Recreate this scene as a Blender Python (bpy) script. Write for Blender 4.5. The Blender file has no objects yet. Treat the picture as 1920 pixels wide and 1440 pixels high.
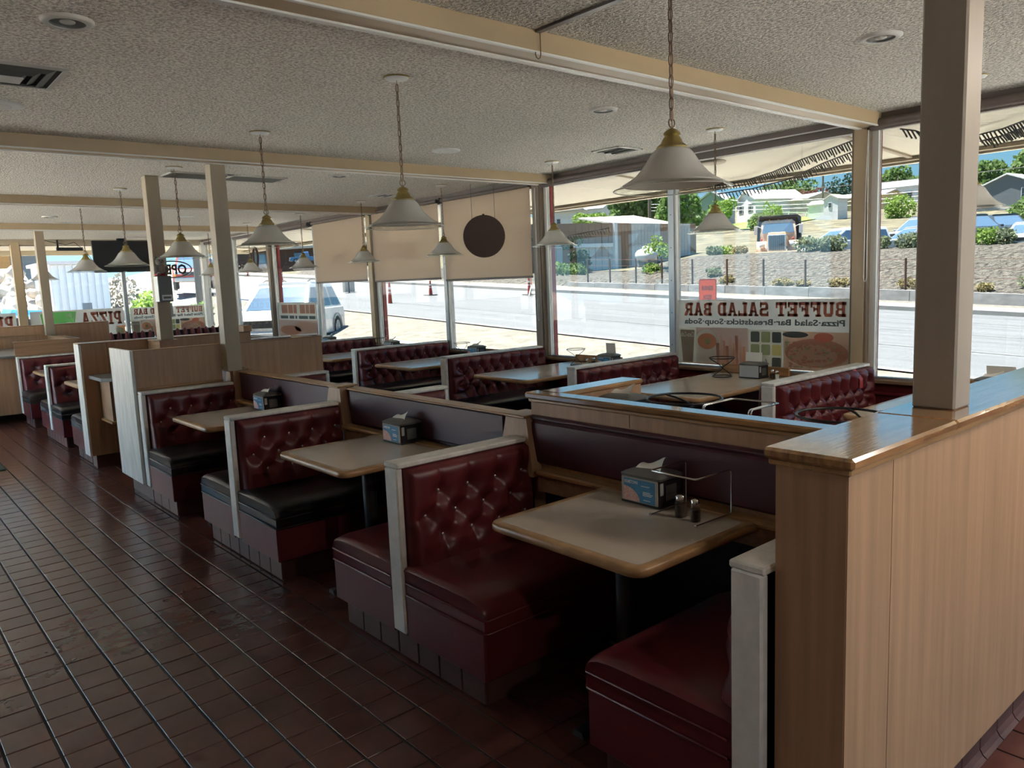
import bpy, math, random
import numpy as np
from mathutils import Vector, Matrix

scene = bpy.context.scene
col = scene.collection
RND = random.Random(11)

# ------------------------------------------------------------------ camera
F_PX, YAW, PITCH, ROLL = 1457.786, 0.7056, -0.1324, 0.0405
CAM = Vector((-0.2573, -4.4367, 1.6142))
_f = Vector((math.sin(YAW) * math.cos(PITCH), math.cos(YAW) * math.cos(PITCH), math.sin(PITCH)))
_r = _f.cross(Vector((0, 0, 1))).normalized()
_d = _f.cross(_r)
_cr, _sr = math.cos(ROLL), math.sin(ROLL)
_x = _r * _cr + _d * _sr
_y = _d * _cr - _r * _sr
camd = bpy.data.cameras.new('camera')
camd.sensor_width = 36.0
camd.lens = F_PX / 1920.0 * 36.0
camd.clip_start, camd.clip_end = 0.05, 600
cam = bpy.data.objects.new('camera', camd)
cam.matrix_world = Matrix(((_x.x, -_y.x, -_f.x, CAM.x), (_x.y, -_y.y, -_f.y, CAM.y), (_x.z, -_y.z, -_f.z, CAM.z), (0, 0, 0, 1)))
col.objects.link(cam)
scene.camera = cam

# ------------------------------------------------------------------ sky, sun, exposure
world = bpy.data.worlds.new('sky')
scene.world = world
world.use_nodes = True
nt = world.node_tree
nt.nodes.clear()
wo = nt.nodes.new('ShaderNodeOutputWorld')
bg = nt.nodes.new('ShaderNodeBackground')
tc = nt.nodes.new('ShaderNodeTexCoord')
sp = nt.nodes.new('ShaderNodeSeparateXYZ')
cr = nt.nodes.new('ShaderNodeValToRGB')
cr.color_ramp.elements[0].position = 0.0
cr.color_ramp.elements[0].color = (0.42, 0.78, 1.0, 1)
cr.color_ramp.elements[1].position = 0.9
cr.color_ramp.elements[1].color = (0.10, 0.30, 0.78, 1)
_e = cr.color_ramp.elements.new(0.22)
_e.color = (0.24, 0.62, 0.98, 1)
nt.links.new(tc.outputs['Generated'], sp.inputs[0])
nt.links.new(sp.outputs['Z'], cr.inputs[0])
nt.links.new(cr.outputs[0], bg.inputs[0])
bg.inputs[1].default_value = 0.62
nt.links.new(bg.outputs[0], wo.inputs[0])

sun = bpy.data.lights.new('sun', 'SUN')
sun.energy = 13.0
sun.color = (1.0, 0.96, 0.89)
sun.angle = 0.0093
suno = bpy.data.objects.new('sun', sun)
_sd = Vector((-0.10, 0.28, 0.95)).normalized()
suno.rotation_euler = _sd.to_track_quat('Z', 'Y').to_euler()
suno.location = (20, 10, 40)
col.objects.link(suno)

vs = scene.view_settings
vs.view_transform = 'Standard'
vs.look = 'None'
vs.gamma = 1.0
vs.use_curve_mapping = False
vs.exposure = 2.72
cy = scene.cycles
cy.use_denoising = True
cy.max_bounces = 9
cy.diffuse_bounces = 6
cy.glossy_bounces = 4
cy.transmission_bounces = 8
cy.transparent_max_bounces = 16
cy.sample_clamp_indirect = 6.0
cy.caustics_reflective = False
cy.caustics_refractive = False

# ------------------------------------------------------------------ materials
MATS = {}


def lin(r, g, b):
    f = lambda c: (c / 255 / 12.92) if c / 255 <= 0.04045 else ((c / 255 + 0.055) / 1.055) ** 2.4
    return (f(r), f(g), f(b))


def mat(name, color, rough=0.5, metal=0.0, noise=None, bump=None, spec=0.5, trans=None, coat=0.0):
    """noise=(scale, amount) or ((sx,sy,sz), amount): brightness variation; bump=(scale, distance)."""
    m = bpy.data.materials.new(name)
    m.use_nodes = True
    n = m.node_tree.nodes
    l = m.node_tree.links
    b = n['Principled BSDF']
    b.inputs['Base Color'].default_value = (*color, 1)
    b.inputs['Roughness'].default_value = rough
    b.inputs['Metallic'].default_value = metal
    b.inputs['Specular IOR Level'].default_value = spec
    if coat:
        b.inputs['Coat Weight'].default_value = coat
        b.inputs['Coat Roughness'].default_value = 0.12
    if noise or bump:
        geo = n.new('ShaderNodeNewGeometry')
    if noise:
        sc, amt = noise[0], noise[1]
        mp = n.new('ShaderNodeMapping')
        mp.inputs['Scale'].default_value = sc if isinstance(sc, tuple) else (sc, sc, sc)
        tx = n.new('ShaderNodeTexNoise')
        tx.inputs['Scale'].default_value = 1.0
        tx.inputs['Detail'].default_value = 4.0
        tx.inputs['Roughness'].default_value = 0.6
        l.new(geo.outputs['Position'], mp.inputs[0])
        l.new(mp.outputs[0], tx.inputs['Vector'])
        rp = n.new('ShaderNodeValToRGB')
        rp.color_ramp.elements[0].position = 0.3
        rp.color_ramp.elements[1].position = 0.7
        c2 = noise[2] if len(noise) > 2 else None
        lo = c2 if c2 else tuple(max(0, c * (1 - amt)) for c in color)
        hi = tuple(min(1, c * (1 + amt)) for c in color)
        rp.color_ramp.elements[0].color = (*lo, 1)
        rp.color_ramp.elements[1].color = (*hi, 1)
        l.new(tx.outputs[0], rp.inputs[0])
        l.new(rp.outputs[0], b.inputs['Base Color'])
    if bump:
        tx2 = n.new('ShaderNodeTexNoise')
        sc = bump[0]
        mp2 = n.new('ShaderNodeMapping')
        mp2.inputs['Scale'].default_value = sc if isinstance(sc, tuple) else (sc, sc, sc)
        tx2.inputs['Scale'].default_value = 1.0
        tx2.inputs['Detail'].default_value = 2.0
        l.new(geo.outputs['Position'], mp2.inputs[0])
        l.new(mp2.outputs[0], tx2.inputs['Vector'])
        bp = n.new('ShaderNodeBump')
        bp.inputs['Strength'].default_value = 1.0
        bp.inputs['Distance'].default_value = bump[1]
        l.new(tx2.outputs[0], bp.inputs['Height'])
        l.new(bp.outputs[0], b.inputs['Normal'])
    MATS[name] = m
    return m


def schlick(n, l, f0, k):
    lw = n.new('ShaderNodeLayerWeight')
    pw = n.new('ShaderNodeMath')
    pw.operation = 'POWER'
    pw.inputs[1].default_value = 5.0
    ma = n.new('ShaderNodeMath')
    ma.operation = 'MULTIPLY_ADD'
    ma.inputs[1].default_value = k
    ma.inputs[2].default_value = f0
    l.new(lw.outputs['Facing'], pw.inputs[0])
    l.new(pw.outputs[0], ma.inputs[0])
    return ma.outputs[0]


def see_through(name, color, rough, clear, translucent=0.5, noise=None):
    """thin sheet: diffuse + translucent, mixed with a clear fraction (mesh fabric, window film, frosted glass)."""
    m = bpy.data.materials.new(name)
    m.use_nodes = True
    n = m.node_tree.nodes
    l = m.node_tree.links
    n.clear()
    out = n.new('ShaderNodeOutputMaterial')
    d = n.new('ShaderNodeBsdfDiffuse')
    t = n.new('ShaderNodeBsdfTranslucent')
    for s in (d, t):
        s.inputs['Color'].default_value = (*color, 1)
    mx = n.new('ShaderNodeMixShader')
    mx.inputs[0].default_value = translucent
    l.new(d.outputs[0], mx.inputs[1])
    l.new(t.outputs[0], mx.inputs[2])
    cur = mx
    if clear > 0:
        tr = n.new('ShaderNodeBsdfTransparent')
        m2 = n.new('ShaderNodeMixShader')
        m2.inputs[0].default_value = clear
        l.new(mx.outputs[0], m2.inputs[1])
        l.new(tr.outputs[0], m2.inputs[2])
        cur = m2
    if rough is not None:
        g = n.new('ShaderNodeBsdfGlossy')
        g.inputs['Roughness'].default_value = rough
        m3 = n.new('ShaderNodeMixShader')
        l.new(schlick(n, l, .04, .6), m3.inputs[0])
        l.new(cur.outputs[0], m3.inputs[1])
        l.new(g.outputs[0], m3.inputs[2])
        cur = m3
    l.new(cur.outputs[0], out.inputs[0])
    MATS[name] = m
    return m


def glass(name, tint, ior=1.45, rough=0.0):
    m = bpy.data.materials.new(name)
    m.use_nodes = True
    n = m.node_tree.nodes
    l = m.node_tree.links
    n.clear()
    out = n.new('ShaderNodeOutputMaterial')
    tr = n.new('ShaderNodeBsdfTransparent')
    tr.inputs[0].default_value = (*tint, 1)
    g = n.new('ShaderNodeBsdfGlossy')
    g.inputs['Roughness'].default_value = rough
    mx = n.new('ShaderNodeMixShader')
    l.new(schlick(n, l, .035, .5), mx.inputs[0])
    l.new(tr.outputs[0], mx.inputs[1])
    l.new(g.outputs[0], mx.inputs[2])
    l.new(mx.outputs[0], out.inputs[0])
    MATS[name] = m
    return m


# interior
mat('tile', (0.098, 0.036, 0.030), 0.24, noise=(3.0, 0.22), bump=(25.0, 0.0005))
mat('grout', (0.030, 0.020, 0.018), 0.8)
mat('plinth_tile', (0.090, 0.040, 0.034), 0.42, noise=(6.0, 0.3))
mat('oak_panel', (0.40, 0.235, 0.135), 0.42, noise=((30, 30, 1.2), 0.15), spec=0.4)
mat('oak_panel_x', (0.33, 0.195, 0.110), 0.45, noise=((1.6, 34, 34), 0.22), spec=0.4)
mat('oak_trim', (0.37, 0.205, 0.090), 0.30, noise=((40, 3, 40), 0.30))
mat('oak_trim_x', (0.37, 0.205, 0.090), 0.30, noise=((3, 40, 40), 0.30))
mat('oak_cap', (0.34, 0.18, 0.075), 0.07, spec=1.0, noise=((3.0, 46, 20), 0.42), bump=((4, 90, 20), 0.0006), coat=1.0)
mat('oak_cap_y', (0.34, 0.18, 0.075), 0.08, spec=1.0, noise=((46, 3.0, 20), 0.42), coat=0.6)
mat('maroon_vinyl', (0.120, 0.0175, 0.022), 0.34, noise=(3.0, 0.18), spec=0.5)
mat('maroon_panel', (0.062, 0.014, 0.022), 0.45, noise=(4.0, 0.12))
mat('maroon_paint', (0.125, 0.014, 0.020), 0.40)
mat('black_vinyl', (0.013, 0.0125, 0.014), 0.33, noise=(4.0, 0.3))
mat('dark_core', (0.02, 0.014, 0.016), 0.8)
mat('white_paint', (0.76, 0.755, 0.73), 0.40, noise=(14.0, 0.10))
mat('worn_white', (0.72, 0.705, 0.67), 0.42, noise=((18, 18, 5), 0.16))
mat('steel_button', (0.60, 0.58, 0.55), 0.25, metal=0.7)
mat('laminate', (0.54, 0.475, 0.405), 0.15, noise=(5.0, 0.05), spec=0.8)
mat('laminate_edge', (0.38, 0.225, 0.105), 0.30, noise=((10, 10, 60), 0.25))
mat('grey_laminate', (0.21, 0.20, 0.195), 0.4)
mat('pedestal_iron', (0.020, 0.020, 0.022), 0.45)
mat('beam_paint', (0.47, 0.345, 0.205), 0.42, noise=(1.5, 0.06))
mat('post_paint', (0.36, 0.285, 0.20), 0.45, noise=((8, 8, 1.5), 0.06))
mat('column_paint', (0.30, 0.245, 0.195), 0.42, noise=((10, 10, 2), 0.05))
mat('frame_brown', (0.22, 0.155, 0.10), 0.42, noise=((20, 20, 2), 0.06))
mat('frame_header', (0.150, 0.112, 0.094), 0.45)
mat('frame_alu', (0.42, 0.42, 0.42), 0.38, metal=0.6)
mat('frame_white', (0.72, 0.70, 0.66), 0.40)
mat('exterior_red', (0.30, 0.028, 0.030), 0.40)
mat('soffit', (0.78, 0.70, 0.54), 0.6, noise=((2, 30, 2), 0.03))
mat('soffit_batten', (0.42, 0.34, 0.24), 0.6)
glass('window_glass', (0.435, 0.445, 0.44))      # solar-tinted street glazing
glass('far_glass', (0.66, 0.67, 0.665))
glass('door_glass', (0.97, 0.985, 0.98))
glass('jar_glass', (0.92, 0.94, 0.93), 1.5, 0.02)
see_through('roller_fabric', (0.54, 0.44, 0.35), None, 0.20, 0.66)
see_through('window_film', (0.66, 0.655, 0.62), None, 0.10, 0.55)
see_through('film_red', (0.735, 0.289, 0.210), None, 0.0, 0.55)
see_through('film_dark', (0.15, 0.165, 0.155), None, 0.0, 0.45)
see_through('film_outline', (0.26, 0.17, 0.14), None, 0.0, 0.5)
see_through('film_green', (0.280, 0.735, 0.245), None, 0.0, 0.6)
see_through('film_orange', (0.805, 0.420, 0.254), None, 0.0, 0.55)
see_through('film_tan', (0.700, 0.490, 0.367), None, 0.0, 0.55)
see_through('film_rust', (0.612, 0.333, 0.245), None, 0.0, 0.55)
see_through('film_cream', (0.805, 0.779, 0.700), None, 0.0, 0.6)
see_through('film_olive', (0.455, 0.490, 0.280), None, 0.0, 0.5)
see_through('film_yellow', (0.787, 0.682, 0.298), None, 0.0, 0.5)
see_through('film_cola', (0.385, 0.306, 0.245), None, 0.0, 0.5)
see_through('film_pink', (0.665, 0.499, 0.438), None, 0.0, 0.5)
see_through('frosted_glass', (0.74, 0.71, 0.66), 0.18, 0.0, 0.33)
mat('brass', (0.42, 0.33, 0.13), 0.34, metal=0.9)
mat('bronze', (0.19, 0.125, 0.080), 0.40, metal=0.7)
mat('white_metal', (0.74, 0.74, 0.72), 0.4)
mat('vent_white', (0.60, 0.58, 0.54), 0.5)
mat('vent_dark', (0.02, 0.02, 0.02), 0.8)
mat('black_plastic', (0.016, 0.017, 0.019), 0.38)
mat('grey_plastic', (0.115, 0.115, 0.110), 0.42)
mat('clear_grey', (0.42, 0.42, 0.40), 0.25)
mat('chrome', (0.72, 0.72, 0.74), 0.12, metal=1.0)
mat('black_wire', (0.018, 0.018, 0.020), 0.35, metal=0.2)
mat('card_blue', (0.045, 0.24, 0.46), 0.4, noise=(30.0, 0.15))
mat('card_white', (0.75, 0.76, 0.76), 0.5)
mat('card_pizza', (0.40, 0.16, 0.16), 0.5, noise=(160.0, 0.5, (0.75, 0.60, 0.55)))
mat('napkin', (0.78, 0.77, 0.72), 0.8)
mat('pepper', (0.075, 0.040, 0.028), 0.8, noise=(300.0, 0.6))
mat('salt', (0.80, 0.79, 0.76), 0.8)
mat('tv_black', (0.008, 0.008, 0.009), 0.25)
mat('plush_grey', (0.22, 0.18, 0.155), 0.95, noise=(60.0, 0.3))
mat('plush_red', (0.38, 0.03, 0.03), 0.9)
mat('mat_green', (0.015, 0.045, 0.022), 0.9)
mat('tape_red', (0.42, 0.05, 0.05), 0.5)
mat('wall_paint', (0.42, 0.36, 0.29), 0.6)
# exterior
mat('road', (0.160, 0.162, 0.168), 0.7, noise=((2.4, 0.05, 1), 0.20), bump=(14.0, 0.01))
mat('kerb', (0.30, 0.29, 0.27), 0.7, noise=(3.0, 0.15))
mat('asphalt_edge', (0.22, 0.22, 0.22), 0.8, noise=(5.0, 0.35))
mat('apron', (0.72, 0.69, 0.64), 0.8, noise=(1.2, 0.08))  # pale ground added outside to bounce daylight into the room
mat('dirt', (0.215, 0.195, 0.160), 0.9, noise=(2.6, 0.30), bump=(6.0, 0.06))
mat('gravel_lot', (0.19, 0.175, 0.152), 0.9, noise=(7.0, 0.32), bump=(9.0, 0.06))
mat('embankment', (0.105, 0.093, 0.076), 0.9, noise=(5.0, 0.75), bump=(4.6, 0.40))
mat('hillside', (0.17, 0.145, 0.09), 0.9, noise=(0.5, 0.40, (0.06, 0.058, 0.038)), bump=(1.0, 0.3))
mat('lawn', (0.20, 0.34, 0.05), 0.9, noise=(0.8, 0.2))
mat('old_concrete', (0.30, 0.295, 0.29), 0.85, noise=((0.6, 2, 5), 0.3))
mat('rust_iron', (0.12, 0.065, 0.045), 0.8)
mat('leaf_green', (0.15, 0.235, 0.075), 0.75, noise=(1.3, 0.5))
mat('leaf_bright', (0.22, 0.33, 0.07), 0.75, noise=(1.3, 0.45))
mat('leaf_dark', (0.038, 0.075, 0.040), 0.8, noise=(1.3, 0.5))
mat('leaf_sage', (0.21, 0.245, 0.145), 0.85, noise=(3.0, 0.4))
mat('leaf_dry', (0.34, 0.29, 0.15), 0.85, noise=(3.0, 0.4))
mat('leaf_red', (0.17, 0.075, 0.06), 0.8, noise=(1.3, 0.4))
for _n in ('leaf_green', 'leaf_bright', 'leaf_dark', 'leaf_sage', 'leaf_dry', 'leaf_red'):
    _m = MATS[_n]
    _nd, _lk = _m.node_tree.nodes, _m.node_tree.links
    _pb = _nd['Principled BSDF']
    _src = _pb.inputs['Base Color'].links[0].from_socket
    _tl = _nd.new('ShaderNodeBsdfTranslucent')
    _mx = _nd.new('ShaderNodeMixShader')
    _mx.inputs[0].default_value = 0.42
    _lk.new(_src, _tl.inputs[0])
    _lk.new(_pb.outputs[0], _mx.inputs[1])
    _lk.new(_tl.outputs[0], _mx.inputs[2])
    _lk.new(_mx.outputs[0], _nd['Material Output'].inputs[0])
mat('bark', (0.12, 0.09, 0.065), 0.9)
mat('siding_white', (0.70, 0.71, 0.73), 0.6)
mat('siding_yellow', (0.62, 0.50, 0.26), 0.6)
mat('siding_grey', (0.145, 0.165, 0.185), 0.6)
mat('siding_tan', (0.60, 0.55, 0.47), 0.6)
mat('siding_blue', (0.30, 0.36, 0.42), 0.6)
mat('roof_pale', (0.62, 0.565, 0.54), 0.6)
mat('roof_grey', (0.40, 0.42, 0.44), 0.6)
mat('roof_blue', (0.06, 0.12, 0.34), 0.5)
mat('roof_red', (0.24, 0.075, 0.06), 0.7)
mat('metal_brown', (0.30, 0.185, 0.125), 0.5)
mat('metal_pale', (0.52, 0.54, 0.56), 0.45)
mat('dark_window', (0.035, 0.05, 0.06), 0.2)
mat('trim_white', (0.78, 0.78, 0.77), 0.5)
mat('wood_orange', (0.48, 0.25, 0.085), 0.7)
mat('dark_wood', (0.085, 0.05, 0.04), 0.8)
mat('car_white', (0.74, 0.75, 0.76), 0.22, coat=0.5)
mat('car_silver', (0.46, 0.48, 0.50), 0.25, metal=0.3, coat=0.5)
mat('car_blue', (0.08, 0.20, 0.42), 0.25, coat=0.5)
mat('car_dark', (0.06, 0.07, 0.08), 0.25, coat=0.5)
mat('car_glass', (0.10, 0.17, 0.26), 0.06, spec=0.8)
mat('car_trim', (0.045, 0.047, 0.05), 0.5)
mat('lamp_glass', (0.55, 0.57, 0.60), 0.15)
mat('amber', (0.85, 0.33, 0.04), 0.3)
mat('tyre', (0.022, 0.022, 0.024), 0.8)
mat('truck_yellow', (0.60, 0.30, 0.035), 0.5, noise=(3.0, 0.35, (0.30, 0.20, 0.16)))
mat('truck_faded', (0.58, 0.47, 0.40), 0.6, noise=(2.5, 0.3, (0.50, 0.30, 0.16)))
mat('truck_dark', (0.045, 0.045, 0.048), 0.7)
mat('sign_orange', (0.50, 0.050, 0.008), 0.45)
mat('cone_red', (0.42, 0.045, 0.03), 0.5)
mat('sign_black', (0.012, 0.012, 0.012), 0.6)
mat('pole_wood', (0.17, 0.135, 0.11), 0.9, noise=((6, 6, 0.6), 0.25))
mat('wire_dark', (0.03, 0.03, 0.032), 0.6)
mat('rock', (0.40, 0.36, 0.31), 0.9, noise=(3.0, 0.4))
mat('tarp_blue', (0.03, 0.23, 0.62), 0.5)


def popcorn():
    m = mat('popcorn', (0.58, 0.54, 0.475), 0.9)
    n = m.node_tree.nodes
    l = m.node_tree.links
    b = n['Principled BSDF']
    geo = n.new('ShaderNodeNewGeometry')
    tx = n.new('ShaderNodeTexNoise')
    tx.inputs['Scale'].default_value = 66.0
    tx.inputs['Detail'].default_value = 2.5
    tx.inputs['Roughness'].default_value = 0.65
    l.new(geo.outputs['Position'], tx.inputs['Vector'])
    rp = n.new('ShaderNodeValToRGB')
    rp.color_ramp.elements[0].position = 0.36
    rp.color_ramp.elements[0].color = (0.40, 0.37, 0.325, 1)  # shade in the pits between popcorn grains, put into the colour
    rp.color_ramp.elements[1].position = 0.60
    rp.color_ramp.elements[1].color = (0.86, 0.82, 0.735, 1)
    l.new(tx.outputs[0], rp.inputs[0])
    l.new(rp.outputs[0], b.inputs['Base Color'])
    bp = n.new('ShaderNodeBump')
    bp.inputs['Strength'].default_value = 1.0
    bp.inputs['Distance'].default_value = 0.022
    l.new(tx.outputs[0], bp.inputs['Height'])
    l.new(bp.outputs[0], b.inputs['Normal'])


popcorn()

# ------------------------------------------------------------------ mesh helpers
ORG = {}


class MB:
    def __init__(s):
        s.v = []
        s.f = []

    def box(s, x0, x1, y0, y1, z0, z1, b=0.0):
        if x0 > x1: x0, x1 = x1, x0
        if y0 > y1: y0, y1 = y1, y0
        if z0 > z1: z0, z1 = z1, z0
        o = len(s.v)
        if b <= 0:
            s.v += [(x, y, z) for z in (z0, z1) for y in (y0, y1) for x in (x0, x1)]
            s.f += [tuple(o + i for i in q) for q in ((0, 2, 3, 1), (4, 5, 7, 6), (0, 1, 5, 4), (2, 6, 7, 3), (0, 4, 6, 2), (1, 3, 7, 5))]
            return s
        b = min(b, (x1 - x0) * .49, (y1 - y0) * .49, (z1 - z0) * .49)
        X, Y, Z = (x0, x1), (y0, y1), (z0, z1)
        idx = {}
        for i in (0, 1):
            for j in (0, 1):
                for k in (0, 1):
                    sx, sy, sz = (1, -1)[i], (1, -1)[j], (1, -1)[k]
                    for a, p in enumerate(((X[i], Y[j] + sy * b, Z[k] + sz * b), (X[i] + sx * b, Y[j], Z[k] + sz * b), (X[i] + sx * b, Y[j] + sy * b, Z[k]))):
                        idx[i, j, k, a] = len(s.v)
                        s.v.append(p)
        for i in (0, 1):
            q = [idx[i, 0, 0, 0], idx[i, 1, 0, 0], idx[i, 1, 1, 0], idx[i, 0, 1, 0]]
            s.f.append(tuple(q if i else q[::-1]))
            q = [idx[0, i, 0, 1], idx[1, i, 0, 1], idx[1, i, 1, 1], idx[0, i, 1, 1]]
            s.f.append(tuple(q[::-1] if i else q))
            q = [idx[0, 0, i, 2], idx[1, 0, i, 2], idx[1, 1, i, 2], idx[0, 1, i, 2]]
            s.f.append(tuple(q if i else q[::-1]))
        for i in (0, 1):
            for j in (0, 1):
                q = [idx[i, j, 0, 0], idx[i, j, 1, 0], idx[i, j, 1, 1], idx[i, j, 0, 1]]
                s.f.append(tuple(q if i != j else q[::-1]))
                q = [idx[i, 0, j, 0], idx[i, 1, j, 0], idx[i, 1, j, 2], idx[i, 0, j, 2]]
                s.f.append(tuple(q[::-1] if i != j else q))
                q = [idx[0, i, j, 1], idx[1, i, j, 1], idx[1, i, j, 2], idx[0, i, j, 2]]
                s.f.append(tuple(q if i != j else q[::-1]))
        for i in (0, 1):
            for j in (0, 1):
                for k in (0, 1):
                    q = [idx[i, j, k, a] for a in range(3)]
                    s.f.append(tuple(q if (i + j + k) % 2 else q[::-1]))
        return s

    def hexa(s, p):
        """8 points: bottom ring of 4 (counter-clockwise from above), top ring of 4."""
        o = len(s.v)
        s.v += [tuple(q) for q in p]
        s.f += [tuple(o + i for i in q) for q in ((3, 2, 1, 0), (4, 5, 6, 7), (0, 1, 5, 4), (1, 2, 6, 5), (2, 3, 7, 6), (3, 0, 4, 7))]
        return s

    def poly(s, pts):
        o = len(s.v)
        s.v += [tuple(p) for p in pts]
        s.f.append(tuple(range(o, o + len(pts))))
        return s

    def prism(s, pts, axis, a0, a1):
        """2-D outline extruded along an axis: axis 'x' takes (y,z), 'y' takes (x,z), 'z' takes (x,y)."""
        def P(p, a):
            return {'x': (a, p[0], p[1]), 'y': (p[0], a, p[1]), 'z': (p[0], p[1], a)}[axis]
        n = len(pts)
        o = len(s.v)
        s.v += [P(p, a0) for p in pts] + [P(p, a1) for p in pts]
        s.f.append(tuple(range(o, o + n)))
        s.f.append(tuple(range(o + 2 * n - 1, o + n - 1, -1)))
        for i in range(n):
            j = (i + 1) % n
            s.f.append((o + j, o + i, o + n + i, o + n + j))
        return s

    def loft(s, rings, closed=True, cap=True):
        o = len(s.v)
        n = len(rings[0])
        for r in rings:
            s.v += [tuple(p) for p in r]
        for k in range(len(rings) - 1):
            for i in range(n if closed else n - 1):
                j = (i + 1) % n
                s.f.append((o + k * n + i, o + k * n + j, o + (k + 1) * n + j, o + (k + 1) * n + i))
        if cap and closed:
            s.f.append(tuple(range(o + n - 1, o - 1, -1)))
            s.f.append(tuple(range(o + (len(rings) - 1) * n, o + len(rings) * n)))
        return s

    def tube(s, path, r, n=8, closed=False):
        P = [Vector(p) for p in path]
        m = len(P)
        rings = []
        up = None
        for i in range(m):
            a = P[(i - 1) % m] if (closed or i > 0) else P[i]
            b = P[(i + 1) % m] if (closed or i < m - 1) else P[i]
            t = (b - a)
            t = t.normalized() if t.length > 1e-9 else Vector((0, 0, 1))
            if up is None:
                up = Vector((0, 0, 1)) if abs(t.z) < .9 else Vector((1, 0, 0))
            u = (up - t * up.dot(t))
            if u.length < 1e-6:
                u = t.orthogonal()
            u.normalize()
            up = u
            w = t.cross(u)
            rr = r[i] if isinstance(r, (list, tuple)) else r
            rings.append([P[i] + (u * math.cos(2 * math.pi * k / n) + w * math.sin(2 * math.pi * k / n)) * rr for k in range(n)])
        if closed:
            rings.append(rings[0])
            s.loft(rings, True, False)
        else:
            s.loft(rings, True, True)
        return s

    def lathe(s, prof, n=24, c=(0, 0, 0), cap=False):
        rings = [[(c[0] + r * math.cos(2 * math.pi * k / n), c[1] + r * math.sin(2 * math.pi * k / n), c[2] + z) for k in range(n)] for r, z in prof]
        s.loft(rings, True, cap)
        return s

    def ball(s, c, r, nu=10, nv=7):
        if not isinstance(r, (tuple, list)):
            r = (r, r, r)
        rings = []
        for j in range(nv + 1):
            t = -math.pi / 2 + math.pi * j / nv
            t = max(-1.52, min(1.52, t))
            rings.append([(c[0] + r[0] * math.cos(t) * math.cos(2 * math.pi * k / nu), c[1] + r[1] * math.cos(t) * math.sin(2 * math.pi * k / nu), c[2] + r[2] * math.sin(t)) for k in range(nu)])
        s.loft(rings, True, True)
        return s

    def grid(s, fn, nu, nv):
        o = len(s.v)
        for j in range(nv + 1):
            for i in range(nu + 1):
                s.v.append(tuple(fn(i / nu, j / nv)))
        for j in range(nv):
            for i in range(nu):
                a = o + j * (nu + 1) + i
                s.f.append((a, a + 1, a + nu + 2, a + nu + 1))
        return s

    def moved(s, M):
        s.v = [tuple(M @ Vector(p)) for p in s.v]
        return s

    def mesh(s, name, m, smooth=None, off=(0, 0, 0)):
        me = bpy.data.meshes.new(name)
        ox, oy, oz = off
        me.from_pydata([(x - ox, y - oy, z - oz) for x, y, z in s.v], [], s.f)
        if isinstance(m, str):
            m = MATS[m]
        me.materials.append(m)
        if smooth:
            me.polygons.foreach_set('use_smooth', [True] * len(me.polygons))
            me.update()
            if smooth < 180:
                me.set_sharp_from_angle(angle=math.radians(smooth))
        me.update()
        return me

    def build(s, name, m, parent=None, smooth=None):
        off = ORG.get(parent.name, (0, 0, 0)) if parent else (0, 0, 0)
        return link(name, s.mesh(name, m, smooth, off), parent)


def link(name, me, parent=None):
    o = bpy.data.objects.new(name, me)
    col.objects.link(o)
    if parent:
        o.parent = parent
        ORG[o.name] = ORG.get(parent.name, (0, 0, 0))
    return o


def tag(o, label=None, cat=None, group=None, kind=None):
    for k, v in (('label', label), ('category', cat), ('group', group), ('kind', kind)):
        if v:
            o[k] = v
    return o


def thing(name, label, cat, loc=(0, 0, 0), group=None, rz=0.0, local=False, kind=None):
    o = bpy.data.objects.new(name, None)
    o.empty_display_size = 0.1
    col.objects.link(o)
    o.location = loc
    o.rotation_euler = (0, 0, rz)
    ORG[o.name] = (0, 0, 0) if local else tuple(loc)
    return tag(o, label, cat, group, kind)


def struct(name, mb, m, smooth=None, label=None, parent=None):
    o = mb.build(name, m, parent, smooth)
    if not parent:
        o['kind'] = 'structure'
        if label:
            o['label'] = label
    return o


def dup(root, loc, label=None, group=None, rz=None):
    r = root.copy()
    col.objects.link(r)
    r.location = loc
    if rz is not None:
        r.rotation_euler = (0, 0, rz)
    if label: r['label'] = label
    if group: r['group'] = group
    kids = {}
    for o in list(root.children):
        c = o.copy()
        col.objects.link(c)
        c.parent = r
        for g in list(o.children):
            d = g.copy()
            col.objects.link(d)
            d.parent = c
    return r


def rrect(x0, x1, y0, y1, r, n=6, corners=(1, 1, 1, 1)):
    """rounded rectangle, counter-clockwise; corners (x0y0, x1y0, x1y1, x0y1)."""
    pts = []
    for k, (cx, cy, a0) in enumerate(((x0, y0, math.pi), (x1, y0, 1.5 * math.pi), (x1, y1, 0), (x0, y1, .5 * math.pi))):
        if not corners[k]:
            pts.append((cx, cy))
            continue
        ox = cx + (r if cx == x0 else -r)
        oy = cy + (r if cy == y0 else -r)
        for i in range(n + 1):
            a = a0 + .5 * math.pi * i / n
            pts.append((ox + r * math.cos(a), oy + r * math.sin(a)))
    return pts


def inset(pts, d):
    n = len(pts)
    out = []
    for i in range(n):
        a, b, c = Vector(pts[i - 1]), Vector(pts[i]), Vector(pts[(i + 1) % n])
        n1 = Vector((-(b - a).y, (b - a).x))
        n2 = Vector((-(c - b).y, (c - b).x))
        n1 = n1.normalized() if n1.length > 1e-9 else Vector((0, 0))
        n2 = n2.normalized() if n2.length > 1e-9 else n1
        m = n1 + n2
        m = m.normalized() if m.length > 1e-9 else n1
        k = max(.5, m.dot(n1)) if n1.length > 0 else 1
        out.append((b.x + m.x * d / k, b.y + m.y * d / k))
    return out


_TEXT = {}


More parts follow.
